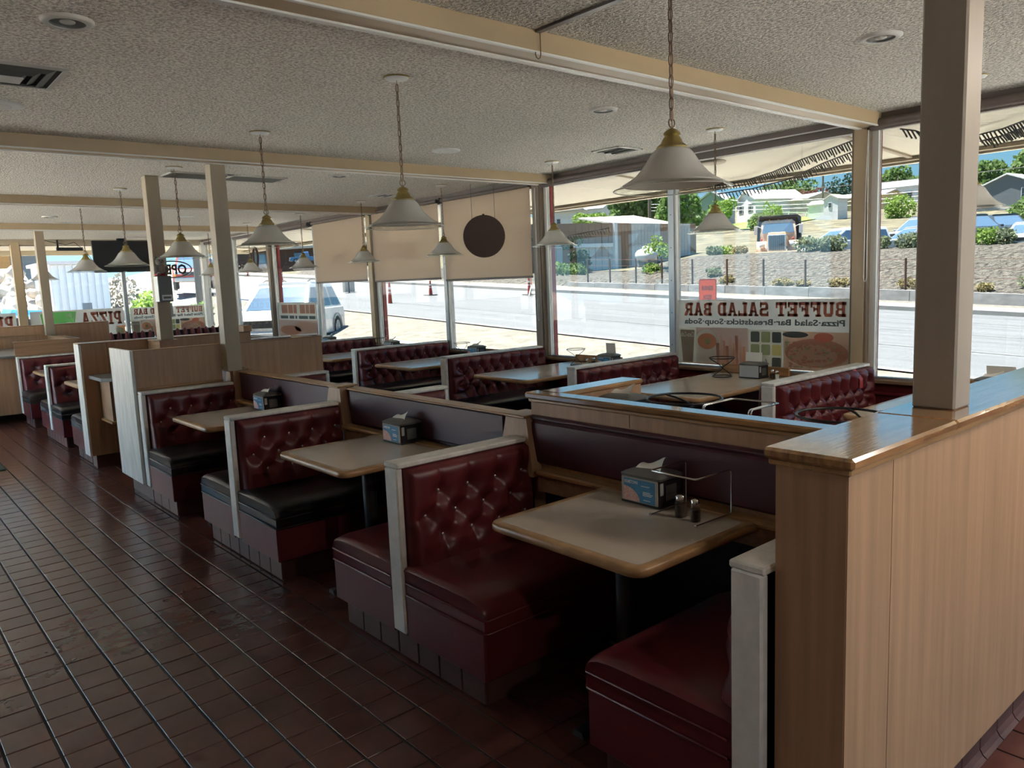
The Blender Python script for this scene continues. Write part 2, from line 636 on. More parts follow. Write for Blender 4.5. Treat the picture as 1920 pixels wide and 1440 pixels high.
def text_mb(body, width, height, fat=0.02):
    """flat lettering in the xy plane, from (0,0), fitted to width x height; returns MB."""
    key = (body, fat)
    if key not in _TEXT:
        cu = bpy.data.curves.new('lettering', 'FONT')
        cu.body = body
        cu.offset = fat
        cu.resolution_u = 2
        ob = bpy.data.objects.new('lettering', cu)
        col.objects.link(ob)
        dg = bpy.context.evaluated_depsgraph_get()
        dg.update()
        me = bpy.data.meshes.new_from_object(ob.evaluated_get(dg))
        V = [tuple(v.co) for v in me.vertices]
        Fc = [tuple(p.vertices) for p in me.polygons]
        bpy.data.objects.remove(ob)
        bpy.data.curves.remove(cu)
        bpy.data.meshes.remove(me)
        _TEXT[key] = (V, Fc)
    V, Fc = _TEXT[key]
    xs = [v[0] for v in V]
    ys = [v[1] for v in V]
    sx = width / (max(xs) - min(xs))
    sy = height / (max(ys) - min(ys))
    mb = MB()
    mb.v = [((v[0] - min(xs)) * sx, (v[1] - min(ys)) * sy, 0.0) for v in V]
    mb.f = list(Fc)
    return mb
# ================================================================== the room
XW, YF, XL, YB, ZC = 5.65, 12.30, -3.4, -8.9, 2.71
TS = 0.156          # floor tile pitch

# ---- floor: grout slab, tiles
floor = struct('floor', MB().box(XL, XW + .1, YB, YF + .1, -.08, -.005), 'grout', label='red quarry tile floor with dark grout joints')
tile_me = MB().box(-TS / 2 + .005, TS / 2 - .005, -TS / 2 + .003, TS / 2 - .003, -.006, 0.0, .0018).mesh('tile', 'tile')
near = []
far = MB()
for i in range(int(XL / TS) - 1, int(XW / TS) + 1):
    for j in range(int(YB / TS) - 1, int(YF / TS) + 1):
        cx, cy_ = (i + .5) * TS, (j + .5) * TS
        if cx < XL or cx > XW or cy_ < YB or cy_ > YF:
            continue
        q = Vector((cx, cy_, 0)) - CAM
        dz = q.dot(_f)
        vis = False
        if dz > .3:
            u, v = F_PX * q.dot(_x) / dz, F_PX * q.dot(_y) / dz
            vis = abs(u) < 990 and abs(v) < 750
        blocked = cx > 1.47 and cy_ > -3.62
        if vis and not blocked:
            near.append((dz, cx, cy_))
        else:
            far.box(cx - TS / 2 + .005, cx + TS / 2 - .005, cy_ - TS / 2 + .003, cy_ + TS / 2 - .003, -.006, 0)
near.sort()
for k, (dz, cx, cy_) in enumerate(near):
    if k < 300:
        o = link('tile', tile_me, floor)
        o.location = (cx, cy_, RND.uniform(-.0006, .0004))
    else:
        far.box(cx - TS / 2 + .005, cx + TS / 2 - .005, cy_ - TS / 2 + .003, cy_ + TS / 2 - .003, -.006, 0)
tag(far.build('tile_field', 'tile', floor), kind='stuff')

# ---- ceiling and beams
struct('ceiling', MB().box(XL, XW + .12, YB, YF + .12, ZC, ZC + .06), 'popcorn', label='grey popcorn textured ceiling')
for k, yb in enumerate((-5.27, -1.785, 1.69, 5.22, 8.76)):
    mb = MB().box(XL, XW - .02, yb, yb + .165, 2.622, ZC + .005, .004)
    o = struct('trim_%d' % (k + 1), mb, 'beam_paint', label='tan painted ceiling beam')
    struct('edge_highlight', MB().box(XL, XW - .02, yb + .135, yb + .168, 2.614, 2.6225), 'frame_white', parent=o)  # white strips draw the highlights along the beam's bottom edges
    struct('edge_highlight', MB().box(XL, XW - .02, yb - .003, yb + .014, 2.614, 2.6225), 'frame_white', parent=o)

# thin strip on the near ceiling and wire hook hanging from the near beam
struct('trim_6', MB().box(2.215, 2.245, YB, -1.79, ZC - .012, ZC + .002), 'grey_laminate', label='narrow metal strip along the ceiling')
hk = [(2.235, -1.792, 2.70), (2.235, -1.797, 2.66), (2.235, -1.80, 2.60)] + [(2.222 - .018 * math.cos(a) + .0, -1.80, 2.60 - .018 * math.sin(a)) for a in [math.pi * (1 - t / 6) for t in range(7)]][::1]
hk = [(2.238, -1.795, 2.708), (2.238, -1.797, 2.66), (2.238, -1.797, 2.605), (2.232, -1.797, 2.590), (2.222, -1.797, 2.585), (2.211, -1.797, 2.590), (2.206, -1.797, 2.602), (2.207, -1.797, 2.612)]
tag(MB().tube(hk, .0025, 6).build('wire_hook', 'bronze', None, 60), 'thin dark wire hook hanging from the near tan ceiling beam', 'hook')

# ---- walls behind and to the left of the viewer, glazed in the same frame system
SILL = .765
HEAD = 2.635


def glazed(name, p0, p1, n, label, base=0, zs=.14):
    """window wall from p0 to p1 (xy), outside on the right-hand side of the walk p0 -> p1."""
    p0, p1 = Vector((*p0, 0)), Vector((*p1, 0))
    d = (p1 - p0)
    L = d.length
    ang = math.atan2(d.y, d.x)
    M = Matrix.Translation(p0) @ Matrix.Rotation(ang, 4, 'Z')
    w = struct(name, MB().box(0, L, -.12, 0, 0, zs - .03).moved(M), 'maroon_paint', label=label)
    MB().box(0, L, -.12, .045, zs - .035, zs - .005).moved(M).build('sill', 'frame_brown', w)
    MB().box(0, L, -.10, .03, HEAD, ZC).moved(M).build('header', 'frame_header', w)
    for k in range(n + 1):
        x = L * k / n
        MB().box(max(0, x - .06), min(L, x + .06), -.10, .035, zs - .01, HEAD + .01).moved(M).build('post', 'frame_brown', w)
    for k in range(n):
        o = struct('window_%d' % (base + k), MB().box(L * k / n + .06, L * (k + 1) / n - .06, -.036, -.030, zs, HEAD).moved(M), 'door_glass', label='clear window pane behind the viewer')


glazed('wall_back', (1.4, YB), (XW, YB), 3, 'window wall behind the viewer', 40)
struct('wall_rear', MB().box(XL, 1.4, YB - .12, YB, 0, ZC), 'wall_paint', label='plain beige wall behind the viewer')
struct('wall_left', MB().box(XL - .15, XL, YB, 3.2, 0, ZC), 'wall_paint', label='plain beige wall beside the aisle')
glazed('wall_entrance', (XL, YF), (XL, 3.2), 5, 'window wall on the far side of the aisle', 50)

# ---- right (window) wall: wainscot, sill, header, posts, mullions, panes
wr = struct('wall_right', MB().box(XW, XW + .12, YB, YF, 0, SILL - .03), 'maroon_paint', label='maroon wainscot wall under the windows')
struct('rail', MB().box(XW - .02, XW, YB, YF, .64, .665, .006), 'maroon_paint', parent=wr)
struct('sill', MB().box(XW - .045, XW + .12, YB, YF, SILL - .035, SILL - .005, .006), 'frame_brown', parent=wr)
struct('sill_strip', MB().box(XW - .0, XW + .05, YB, YF, SILL - .005, SILL + .012), 'frame_alu', parent=wr)
hd = struct('trim_7', MB().box(XW - .03, XW + .10, YB, YF, HEAD + .03, ZC), 'frame_header', label='brown metal window header')
struct('head_highlight', MB().box(XW - .036, XW - .028, YB, YF, HEAD + .022, HEAD + .032), 'frame_white', parent=hd)  # highlight line under the header, drawn as a white strip
struct('head_rail', MB().box(XW + .005, XW + .09, YB, YF, HEAD - .03, HEAD + .03), 'frame_header', parent=hd)
posts_r = [-8.75, -5.20, -1.64, 1.93, 5.50, 9.00]
mull_r = [-6.98, -3.42, .135, 3.715, 7.27, 10.75]
for k, y in enumerate(posts_r):
    w = .070 if k != 2 else .066
    o = struct('trim_%d' % (10 + k), MB().box(XW - .035, XW + .10, y - w, y + w, SILL - .01, HEAD + .03, .004), 'frame_brown', label='brown steel window post')
    struct('inner_face', MB().box(XW - .045, XW - .035, y - w + .02, y + w - .02, SILL - .01, HEAD + .03), 'beam_paint' if k % 2 == 0 else 'frame_brown', parent=o)
    struct('stop', MB().box(XW + .01, XW + .06, y - w - .045, y - w, SILL, HEAD), 'frame_white', parent=o)
    struct('stop', MB().box(XW + .01, XW + .06, y + w, y + w + .02, SILL, HEAD), 'frame_white', parent=o)
    struct('outer_cladding', MB().box(XW + .10, XW + .15, y - w - .012, y + w - .02, -.2, HEAD), 'exterior_red', parent=o)
for k, y in enumerate(mull_r):
    o = struct('trim_%d' % (20 + k), MB().box(XW - .01, XW + .09, y - .034, y + .034, SILL - .005, HEAD + .03, .003), 'frame_alu', label='grey aluminium window mullion')
    struct('stop', MB().box(XW + .0, XW + .05, y - .052, y - .034, SILL, HEAD), 'frame_white', parent=o)
    for z in (.95, 1.25, 1.55, 1.85, 2.15):
        struct('screw', MB().box(XW - .013, XW - .009, y - .004, y + .004, z, z + .008), 'vent_dark', parent=o)
edges = sorted(posts_r + mull_r) + [YF]
for k in range(len(edges) - 1):
    a = edges[k] + (.07 if edges[k] in posts_r else .035)
    b = edges[k + 1] - (.07 if edges[k + 1] in posts_r else .035)
    struct('window_%d' % (k + 1), MB().box(XW + .030, XW + .036, a, b, SILL, HEAD), 'window_glass', label='clear window pane facing the road')

# ---- far wall: windows in the same frame system
wf = struct('wall_far', MB().box(XL, XW + .1, YF, YF + .12, 0, SILL - .03), 'maroon_paint', label='maroon wainscot wall under the far windows')
struct('sill', MB().box(XL, XW, YF - .045, YF + .12, SILL - .035, SILL - .005, .006), 'frame_brown', parent=wf)
hf = struct('trim_8', MB().box(XL, XW + .1, YF - .03, YF + .1, HEAD - .02, ZC), 'soffit_batten', label='pinkish tan header over the far windows')
posts_f = [-1.30, 2.27, 5.66]
mull_f = [.48, 4.05]
for k, x in enumerate(posts_f):
    o = struct('trim_%d' % (30 + k), MB().box(x - .07, x + .07, YF - .04, YF + .1, SILL - .01, HEAD + .03, .004), 'beam_paint' if k != 2 else 'frame_white', label='tan window post in the far wall')
    struct('outer_cladding', MB().box(x - .03, x + .10, YF + .1, YF + .16, -.2, HEAD), 'exterior_red', parent=o)
for k, x in enumerate(mull_f):
    struct('trim_%d' % (35 + k), MB().box(x - .036, x + .036, YF - .01, YF + .09, SILL, HEAD, .003), 'frame_alu', label='grey aluminium mullion in the far wall')
xe = [XL] + sorted(posts_f + mull_f)
for k in range(len(xe) - 1):
    struct('window_%d' % (20 + k), MB().box(xe[k] + .036, xe[k + 1] - .036, YF + .03, YF + .036, SILL, HEAD), 'far_glass', label='clear window pane in the far wall')

# ---- roof overhang outside
so = struct('trim_9', MB().hexa([(XW + .1, YB, 2.665), (7.28, YB, 2.575), (7.28, YF + 1.7, 2.575), (XW + .1, YF + 1.7, 2.665), (XW + .1, YB, 2.72), (7.28, YB, 2.72), (7.28, YF + 1.7, 2.72), (XW + .1, YF + 1.7, 2.72)]), 'soffit', label='cream soffit under the roof overhang')
struct('fascia', MB().box(7.28, 7.34, YB, YF + 1.76, 2.525, 2.80), 'soffit', parent=so)
struct('drip_edge', MB().box(7.20, 7.28, YB, YF + 1.7, 2.545, 2.578), 'soffit_batten', parent=so)
for y in np.arange(-8.6, 13.2, 2.42):
    struct('batten', MB().hexa([(XW + .12, y - .02, 2.648), (7.19, y - .02, 2.560), (7.19, y + .02, 2.560), (XW + .12, y + .02, 2.648), (XW + .12, y - .02, 2.668), (7.19, y - .02, 2.585), (7.19, y + .02, 2.585), (XW + .12, y + .02, 2.668)]), 'soffit_batten', parent=so)
sf = struct('trim_40', MB().box(XL - 1.5, 7.34, YF + .1, YF + 1.7, 2.60, 2.72), 'soffit', label='cream soffit over the far windows')
struct('fascia', MB().box(XL, 7.34, YF + 1.70, YF + 1.76, 2.50, 2.80), 'soffit', parent=sf)

# ---- roller shades
def roller(y0, y1, zb, label):
    t = thing('roller_shade', label, 'roller shade', (XW - .03, (y0 + y1) / 2, HEAD), group='tan roller shades lowered over the windows')
    MB().tube([(XW - .055, y0, HEAD + .005), (XW - .055, y1, HEAD + .005)], .024, 12).build('roller_tube', 'frame_header', t, 60)
    MB().box(XW - .036, XW - .034, y0 + .015, y1 - .015, zb, HEAD).build('fabric', 'roller_fabric', t)
    MB().box(XW - .043, XW - .027, y0 + .01, y1 - .01, zb - .022, zb + .004, .004).build('hem_bar', 'frame_header', t)
    MB().box(XW - .085, XW - .03, y1 - .012, y1, HEAD - .03, HEAD + .035, .003).build('bracket', 'vent_dark', t)


roller(2.015, 3.675, 1.655, 'tan mesh roller shade lowered behind the dark hanging disc')
roller(3.755, 5.415, 1.685, 'tan mesh roller shade with no disc, between the other two lowered shades')
roller(5.585, 7.225, 1.71, 'tan mesh roller shade lowered above the rear of the white SUV')

def rolled(y0, y1, label):
    t = thing('rolled_shade', label, 'roller shade', (XW - .03, (y0 + y1) / 2, HEAD), group='roller shades rolled up under the header')
    MB().tube([(XW - .055, y0, HEAD + .002), (XW - .055, y1, HEAD + .002)], .034, 12).build('roll', 'frame_header', t, 60)
    MB().box(XW - .050, XW - .026, y0, y1, HEAD - .045, HEAD - .028, .003).build('hem_bar', 'frame_header', t)


rolled(-3.35, -1.72, 'brown roller shade rolled up over the window right of the near window post')
rolled(.19, 1.85, 'brown roller shade rolled up over the clear pane with the striped metal building')
rolled(7.33, 8.92, 'brown roller shade rolled up over the window with the food banner before the SUV')

def bead_cord(y, z0, z1, x, label, w=.02):
    p = [(x, y, z1), (x - .004, y + w * .4, (z0 + z1) / 2), (x - .004, y + w * .6, z0 + .03), (x - .004, y + w * .3, z0), (x - .004, y - w * .3, z0), (x - .004, y - w * .6, z0 + .03), (x - .004, y - w * .4, (z0 + z1) / 2), (x, y - .004, z1)]
    tag(MB().tube(p, .0028, 5).build('pull_cord', 'white_paint', None, 60), label, 'cord', 'bead pull cords of the roller shades')


bead_cord(-1.70, 1.50, 2.60, XW - .05, 'white bead pull cord hanging on the nearest brown window post')
bead_cord(1.93, 1.16, 2.60, XW - .05, 'white bead pull cord hanging beside the shade with the dark disc')

# dark disc hung in front of the shade
t = thing('hanging_disc', 'round dark brown disc hung on two wires before a lowered shade', 'disc', (5.40, 2.59, 2.12))
MB().lathe([(.001, -.006), (.235, -.006), (.240, 0), (.235, .006), (.001, .006)], 40).moved(Matrix.Translation((5.40, 2.59, 2.125)) @ Matrix.Rotation(math.radians(50), 4, 'Z') @ Matrix.Rotation(math.radians(90), 4, 'Y')).build('disc', 'dark_wood', t, 40)
for dy in (-.13, .13):
    MB().tube([(5.40 - dy * .77, 2.59 + dy * .64, 2.32), (5.40 - dy * .77, 2.59 + dy * .64, ZC)], .002, 5).build('wire', 'wire_dark', t)
MB().box(5.39, 5.41, 2.58, 2.60, 2.36, 2.375).build('clip', 'vent_dark', t)
# ================================================================== booths
PLINTH_Z, BASE_Z, SEAT_Z, CAP_Z = .125, .318, .455, .882


def tuft_mesh(L, z0, z1, rows, spacing, x_first, name, crease=(.030, .016), dimple=(.030, .050)):
    """diamond-tufted back cushion standing in the xz plane, bulging towards -y; x 0..L."""
    step = .0085
    nu, nv = int(L / step), int((z1 - z0) / step)
    X, Z = np.meshgrid(np.linspace(0, L, nu + 1), np.linspace(z0, z1, nv + 1))
    btn, seg = [], []
    rowb = []
    for k, z in enumerate(rows):
        x = x_first + (0 if k % 2 == 0 else -spacing / 2)
        xs = []
        while x < L - .045:
            if x > .05:
                xs.append(x)
            x += spacing
        rowb.append([(x, z) for x in xs])
        btn += rowb[-1]
    for x, z in rowb[0]:
        seg.append((x, z, x, z1 + .03))
    for x, z in rowb[-1]:
        seg.append((x, z, x, z - .10))
    for k in range(len(rowb) - 1):
        for a in rowb[k]:
            for b in rowb[k + 1]:
                if abs(a[0] - b[0]) < spacing * .75:
                    seg.append((*a, *b))
    for k in range(1, len(rowb), 2):
        if rowb[k]:
            seg.append((0, rowb[k][0][1] - .004, *rowb[k][0]))
            seg.append((*rowb[k][-1], L, rowb[k][-1][1] - .004))
    D = np.full(X.shape, 9.0)
    for x0, y0, x1, y1 in seg:
        dx, dy = x1 - x0, y1 - y0
        tt = np.clip(((X - x0) * dx + (Z - y0) * dy) / (dx * dx + dy * dy), 0, 1)
        D = np.minimum(D, np.hypot(X - x0 - tt * dx, Z - y0 - tt * dy))
    B = np.full(X.shape, 9.0)
    for x, z in btn:
        B = np.minimum(B, np.hypot(X - x, Z - z))
    puff = crease[0] * (1 - np.exp(-D / crease[1])) + dimple[0] * (1 - np.exp(-(B / dimple[1]) ** 2))
    below = np.clip((min(rows) - .03 - Z) / .10, 0, 1)
    puff = puff * (1 - below) + (crease[0] + dimple[0]) * below
    e = np.minimum(np.minimum(X, L - X), np.minimum(z1 - Z, .2))
    rim = np.clip(e / .055, 0, 1)
    rim = np.sqrt(1 - (1 - rim) ** 2)
    lean = .030 + .040 * (z1 - Z) / (z1 - z0)
    Y = -(lean * np.clip(rim * 1.2, 0, 1) + puff * rim)
    mb = MB()
    mb.v = list(zip(X.ravel().tolist(), Y.ravel().tolist(), Z.ravel().tolist()))
    mb.f = [(j * (nu + 1) + i, j * (nu + 1) + i + 1, (j + 1) * (nu + 1) + i + 1, (j + 1) * (nu + 1) + i) for j in range(nv) for i in range(nu)]
    me = mb.mesh(name, 'maroon_vinyl', 180)
    bm = MB()
    for x, z in btn:
        j, i = int(round((z - z0) / (z1 - z0) * nv)), int(round(x / L * nu))
        bm.ball((x, float(Y[j, i]) - .002, z), (.0085, .005, .0085), 8, 5)
    return me, bm.mesh('button', 'steel_button', 60)


_TUFT = {}


def tuft(L):
    k = round(L, 3)
    if k not in _TUFT:
        if L < 1.0:
            _TUFT[k] = tuft_mesh(L, .40, .862, (.735, .640, .545), .158, .165, 'back_cushion', (.009, .008), (.034, .042))
        else:
            _TUFT[k] = tuft_mesh(L, .40, .862, (.750, .668, .586, .504), .138, .115, 'back_cushion')
    return _TUFT[k]


def seat_rings(x0, x1, y_in, y_out, z0, z1):
    """rounded cushion: profile across y, lofted along x with rounded ends."""
    s = 1 if y_out > y_in else -1
    w = abs(y_out - y_in)
    prof = [(0, 0), (w - .004, 0), (w + .002, .05), (w - .004, .085), (w - .022, .112), (w - .055, .130), (w - .11, .139), (w * .45, .142), (.03, .138), (0, .13)]
    h = z1 - z0
    rings = []
    for x, k, ins in ((x0 + .004, .62, .012), (x0, .74, .006), (x0 + .008, .87, .003), (x0 + .03, .96, 0), (x0 + .07, 1, 0), (x1 - .04, 1, 0), (x1, .9, 0)):
        rings.append([(x, y_in + s * (min(p[0], w - ins) if p[0] > .05 else p[0]), z0 + (p[1] / .142 * h if p[1] < .06 else (.05 / .142 * h + (p[1] - .05) / .142 * h * (k if k < 1 else 1)))) for p in prof])
    return rings


def booth(label, x0, x1, yc, sides=(-1, 1), seat=('maroon_vinyl', 'maroon_vinyl'), post='lo', tiles=True, half_shift=0.0, base='maroon_vinyl', cap=True, group='tufted maroon booths', back_mat=None):
    """bench seats back to back about y = yc; sides -1 faces the viewer's end, +1 the far end."""
    L = x1 - x0
    t = thing('booth_bench', label, 'booth', ((x0 + x1) / 2, yc, 0), group)
    lo, hi = min(sides), max(sides)
    ya = yc - (.535 if lo < 0 else .03)
    yb = yc + (.535 if hi > 0 else .03)
    px0, px1 = (x0 + .045, x1) if post == 'lo' else (x0, x1 - .045)
    pl = MB().box(px0, px1, ya + .012, yb - .012, 0, PLINTH_Z).build('plinth', 'plinth_tile', t)
    if tiles:
        n = max(1, int((yb - ya) / .151))
        w = (yb - ya) / n
        xe = px0 if post == 'lo' else px1
        for k in range(n):
            MB().box(xe - .010, xe + .010, ya + k * w + .003, ya + (k + 1) * w - .003, .006, PLINTH_Z - .002, .003).build('tile', 'plinth_tile', pl)
    xa, xb = (x0 + .004, x1) if post == 'lo' else (x0, x1 - .004)
    for k, s in enumerate(sides):
        MB().box(xa, xb, yc + s * .05, yc + s * .580, PLINTH_Z, BASE_Z, .006).build('seat_base', base, t)
        rings = seat_rings(xa, xb, yc + s * .045, yc + s * .590, BASE_Z, SEAT_Z)
        if post == 'hi':
            rings = [[(xa + xb - p[0], p[1], p[2]) for p in r] for r in rings]
        se = MB().loft(rings).build('seat_cushion', seat[k], t, 50)
        for z, o in ((BASE_Z + .002, .592), (BASE_Z + .055, .594)):
            xf = xa - .001 if post == 'lo' else xb + .001
            xr = xb if post == 'lo' else xa
            MB().tube([(xf, yc + s * .06, z), (xf, yc + s * (o - .012), z), (xf + (.012 if post == 'lo' else -.012), yc + s * o, z), (xr, yc + s * o, z)], .0042, 6).build('piping', seat[k], se, 60)
        me, bme = tuft(L - .03)
        bo = link('back_cushion', me, t)
        if back_mat:
            bo.data = me = me.copy()
            me.materials[0] = MATS[back_mat]
        bu = link('buttons', bme, bo)
        tag(bu, kind='stuff')
        off = ORG[t.name]
        if s < 0:
            bo.location = (x0 + (.03 if post == 'lo' else 0) - off[0], yc - .012 - off[1], 0)
        else:
            bo.location = (x1 - (0 if post == 'lo' else .03) - off[0], yc + .012 - off[1], 0)
            bo.rotation_euler = (0, 0, math.pi)
    MB().box(x0 + .02, x1, yc - .03, yc + .03, PLINTH_Z, .862).build('back_core', 'dark_core', t)
    xp = (x0 - .004, x0 + .028) if post == 'lo' else (x1 - .028, x1 + .004)
    MB().box(xp[0], xp[1], yc - .046, yc + .046, .142, .861, .006).build('end_post', 'white_paint', t)
    if cap:
        MB().box(x0 - .002, x1, yc - .052, yc + .052, .860, CAP_Z, .005).build('top_cap', 'worn_white', t)
    return t


XA0, XA1 = 1.40, 2.125      # aisle-side benches
XI0, XI1 = 2.265, 2.985     # benches on the other side of the divider
XV0, XV1 = 4.275, 5.62      # window-side benches
PI_ = 1.815
YK = [-1.69 + PI_ * k for k in range(7)]

booth('maroon half bench against the near oak wall, white post by its corner', XA0, XA1, -3.375, (1,), ('maroon_vinyl',))
booth('nearest double booth with maroon seats, first white cap left of the near oak wall', XA0, XA1, YK[0], (-1, 1), ('maroon_vinyl', 'maroon_vinyl'))
booth('double booth with black seats, second white cap from the near oak wall', XA0, XA1, YK[1], (-1, 1), ('black_vinyl', 'black_vinyl'))
booth('half booth with black seat below the tall oak panel with grey end', XA0, XA1, 1.90, (-1,), ('black_vinyl',))
booth('half booth with grey-lit black seat behind the chipped white panel edge', XA0, XA1, 3.93, (1,), ('black_vinyl',), tiles=True, cap=False)
booth('double booth between the two small far aisle tables', XA0, XA1, 5.56, (-1, 1), ('black_vinyl', 'black_vinyl'))
booth('far half booth under the low oak board by the counter', XA0, XA1, 7.42, (-1,), ('black_vinyl',))

booth('inner half booth with white cap below the oak panel beside the tan post', XI0, XI1, 1.93, (-1,), ('maroon_vinyl',), post='hi', tiles=False, group='booths behind the divider')
booth('inner double booth whose white cap shows over the middle of the divider', XI0, XI1, YK[1], (-1, 1), ('black_vinyl', 'black_vinyl'), post='hi', tiles=False, group='booths behind the divider')

WN = ['window booth nearest the viewer with red tape on its back', 'window booth in front of the clear pane with striped building view', 'window booth by the brown post left of the clear pane', 'window booth left of the nearest three, under the second lowered shade', 'fifth window booth, right of the small oak block by the SUV view', 'sixth window booth beside the food banner before the SUV']
for k in range(6):
    booth(WN[k], XV0, XV1, YK[k], (-1, 1), ('black_vinyl', 'black_vinyl') if k > 0 else ('maroon_vinyl', 'maroon_vinyl'), tiles=False, group='window booths')
# strip of red tape on the nearest window booth
tp = MB()
tp.grid(lambda u, v: (5.325 + .05 * u + .01 * v, -1.69 - .052 - .055 * min(1, v * 2.2) - .004, .862 - .135 * v), 3, 6)
tag(tp.build('tape_strip', 'tape_red', None, 60), 'red tape strip stuck on the top edge of the nearest window booth', 'tape')

# far booths along the far windows (only their tops show)
for k, (xc, lb) in enumerate(((3.62, 'striped-lit maroon bench top below the far pizza photo'), (4.95, 'maroon bench top below the far buffet banner'))):
    t = thing('far_bench', lb, 'booth', (xc, 11.2, 0), 'benches along the far windows')
    MB().box(xc - .62, xc + .62, 11.05, 11.32, 0, .42, .02).build('seat_base', 'maroon_vinyl', t)
    rings = []
    mb = MB()
    for i in range(9):
        a = xc - .62 + 1.24 * i / 9
        mb.ball((a + .069, 11.34, .66), (.072, .085, .30), 10, 8)
    mb.build('back_cushion', 'maroon_vinyl', t, 180)
    MB().box(xc - .62, xc + .62, 11.34, 11.42, .0, .92).build('back_core', 'dark_core', t)

# ================================================================== tables
def table(label, x0, x1, yc, w, front=True, backsplash=False, group='laminate booth tables', z=.735):
    t = thing('booth_table', label, 'table', ((x0 + x1) / 2, yc, 0), group)
    out = rrect(x0, x1, yc - w / 2, yc + w / 2, .055, 6, (1, 0, 0, 1))
    prof = [(.036, z - .0005), (.012, z), (.004, z - .003), (0, z - .010), (0, z - .024), (.004, z - .031), (.012, z - .034), (.036, z - .034)]
    rings = [[(*p, zz) for p in inset(out, d)] for d, zz in prof]
    MB().loft(rings, True, False).build('edge_band', 'laminate_edge', t, 40)
    inner = inset(out, .0362)
    MB().prism(inner, 'z', z - .034, z - .0002).build('table_top', 'laminate', t)
    cx = (x0 + x1) / 2 + .03
    MB().lathe([(.05, .03), (.038, .06), (.038, z - .05), (.10, z - .045), (.10, z - .034)], 16, (cx, yc, 0)).build('pedestal', 'pedestal_iron', t, 40)
    b = MB()
    for a in (0, .5 * math.pi):
        c, s = math.cos(a), math.sin(a)
        r = .27 if a == 0 else .22
        b.hexa([(cx - r * c - .03 * s, yc - r * s - .03 * c, .002), (cx + r * c - .03 * s, yc + r * s - .03 * c, .002), (cx + r * c + .03 * s, yc + r * s + .03 * c, .002), (cx - r * c + .03 * s, yc - r * s + .03 * c, .002),
                (cx - r * c - .02 * s, yc - r * s - .02 * c, .025), (cx + r * c - .02 * s, yc + r * s - .02 * c, .025), (cx + r * c + .02 * s, yc + r * s + .02 * c, .025), (cx - r * c + .02 * s, yc - r * s + .02 * c, .025)])
    b.build('foot', 'pedestal_iron', t)
    if backsplash:
        MB().box(x1 - .03, x1 - .004, yc - w / 2 + .09, yc + w / 2 - .06, z, z + .075, .006).build('backsplash', 'oak_trim', t)
    return t


TXL, TXR, TW = 1.462, 2.105, .735
table('nearest table, with menu-card napkin dispenser, wire rack and two shakers', TXL, TXR, -2.605, TW)
table('second table along the aisle, holding only a napkin dispenser', TXL, TXR, -.775, TW)
table('third table along the aisle, under the tall oak panel', TXL, TXR, 1.045, TW)
table('small far aisle table behind the chipped white panel edge', TXL, TXR, 4.68, .66)
table('small far aisle table before the farthest half booth', TXL, TXR, 6.48, .66)
WTN = ['window table mostly hidden behind the near column and oak wall', 'tan window table with the black wire stand and silver dispenser', 'sky-reflecting window table in front of the clear pane', 'sky-reflecting window table left of the brown post', 'sky-reflecting window table beside the big oak panel', 'far window table before the SUV view']
for k in range(6):
    table(WTN[k], 4.235, 5.615, YK[0] - PI_ / 2 + PI_ * k, .80, backsplash=True, group='long window tables')
for k, y in enumerate((1.03,)):
    table('inner table between the two inner booths behind the divider', 2.285, 2.93, y, .70, group='inner tables')

# ================================================================== divider between the aisle booths and the inner booths
dv = struct('wall_divider', MB().box(2.165, 2.235, -1.74, 3.67, 0, .960), 'maroon_panel', label='low maroon divider behind the aisle booths')
for y in (YK[0] + .02, YK[1] + .01, 1.93):
    # tapered oak post: narrow at the top, wider at the ledge
    MB().hexa([(2.095, y - .130, .70), (2.165, y - .130, .70), (2.165, y + .130, .70), (2.095, y + .130, .70),
               (2.115, y - .072, .972), (2.165, y - .072, .972), (2.165, y + .072, .972), (2.115, y + .072, .972)]).build('oak_post', 'oak_panel', dv)
    MB().box(2.10, 2.25, y - .075, y + .075, .970, .984, .004).build('post_cap', 'oak_trim', dv)
spans = ((-1.57, .025), (.235, 1.83))
for a, b in spans:
    MB().box(2.145, 2.168, a + .03, b - .03, .755, .962, .008).build('padded_panel', 'maroon_panel', dv)
    MB().box(2.142, 2.240, a, b, .960, .972, .004).build('top_edge', 'oak_trim', dv)
for a, b in ((-3.43, -1.82), (-1.57, .025), (.235, 1.83)):
    MB().box(2.088, 2.165, a, b, .715, .740, .008).build('ledge', 'oak_trim', dv)
    MB().box(2.108, 2.165, a, b, .640, .715).build('ledge_apron', 'oak_panel_x', dv)
for a, b in ((-3.43, -1.82), (-1.57, .025), (.235, 1.83)):
    MB().box(2.15, 2.166, a, b, .02, .64).build('lower_panel', 'black_vinyl', dv)

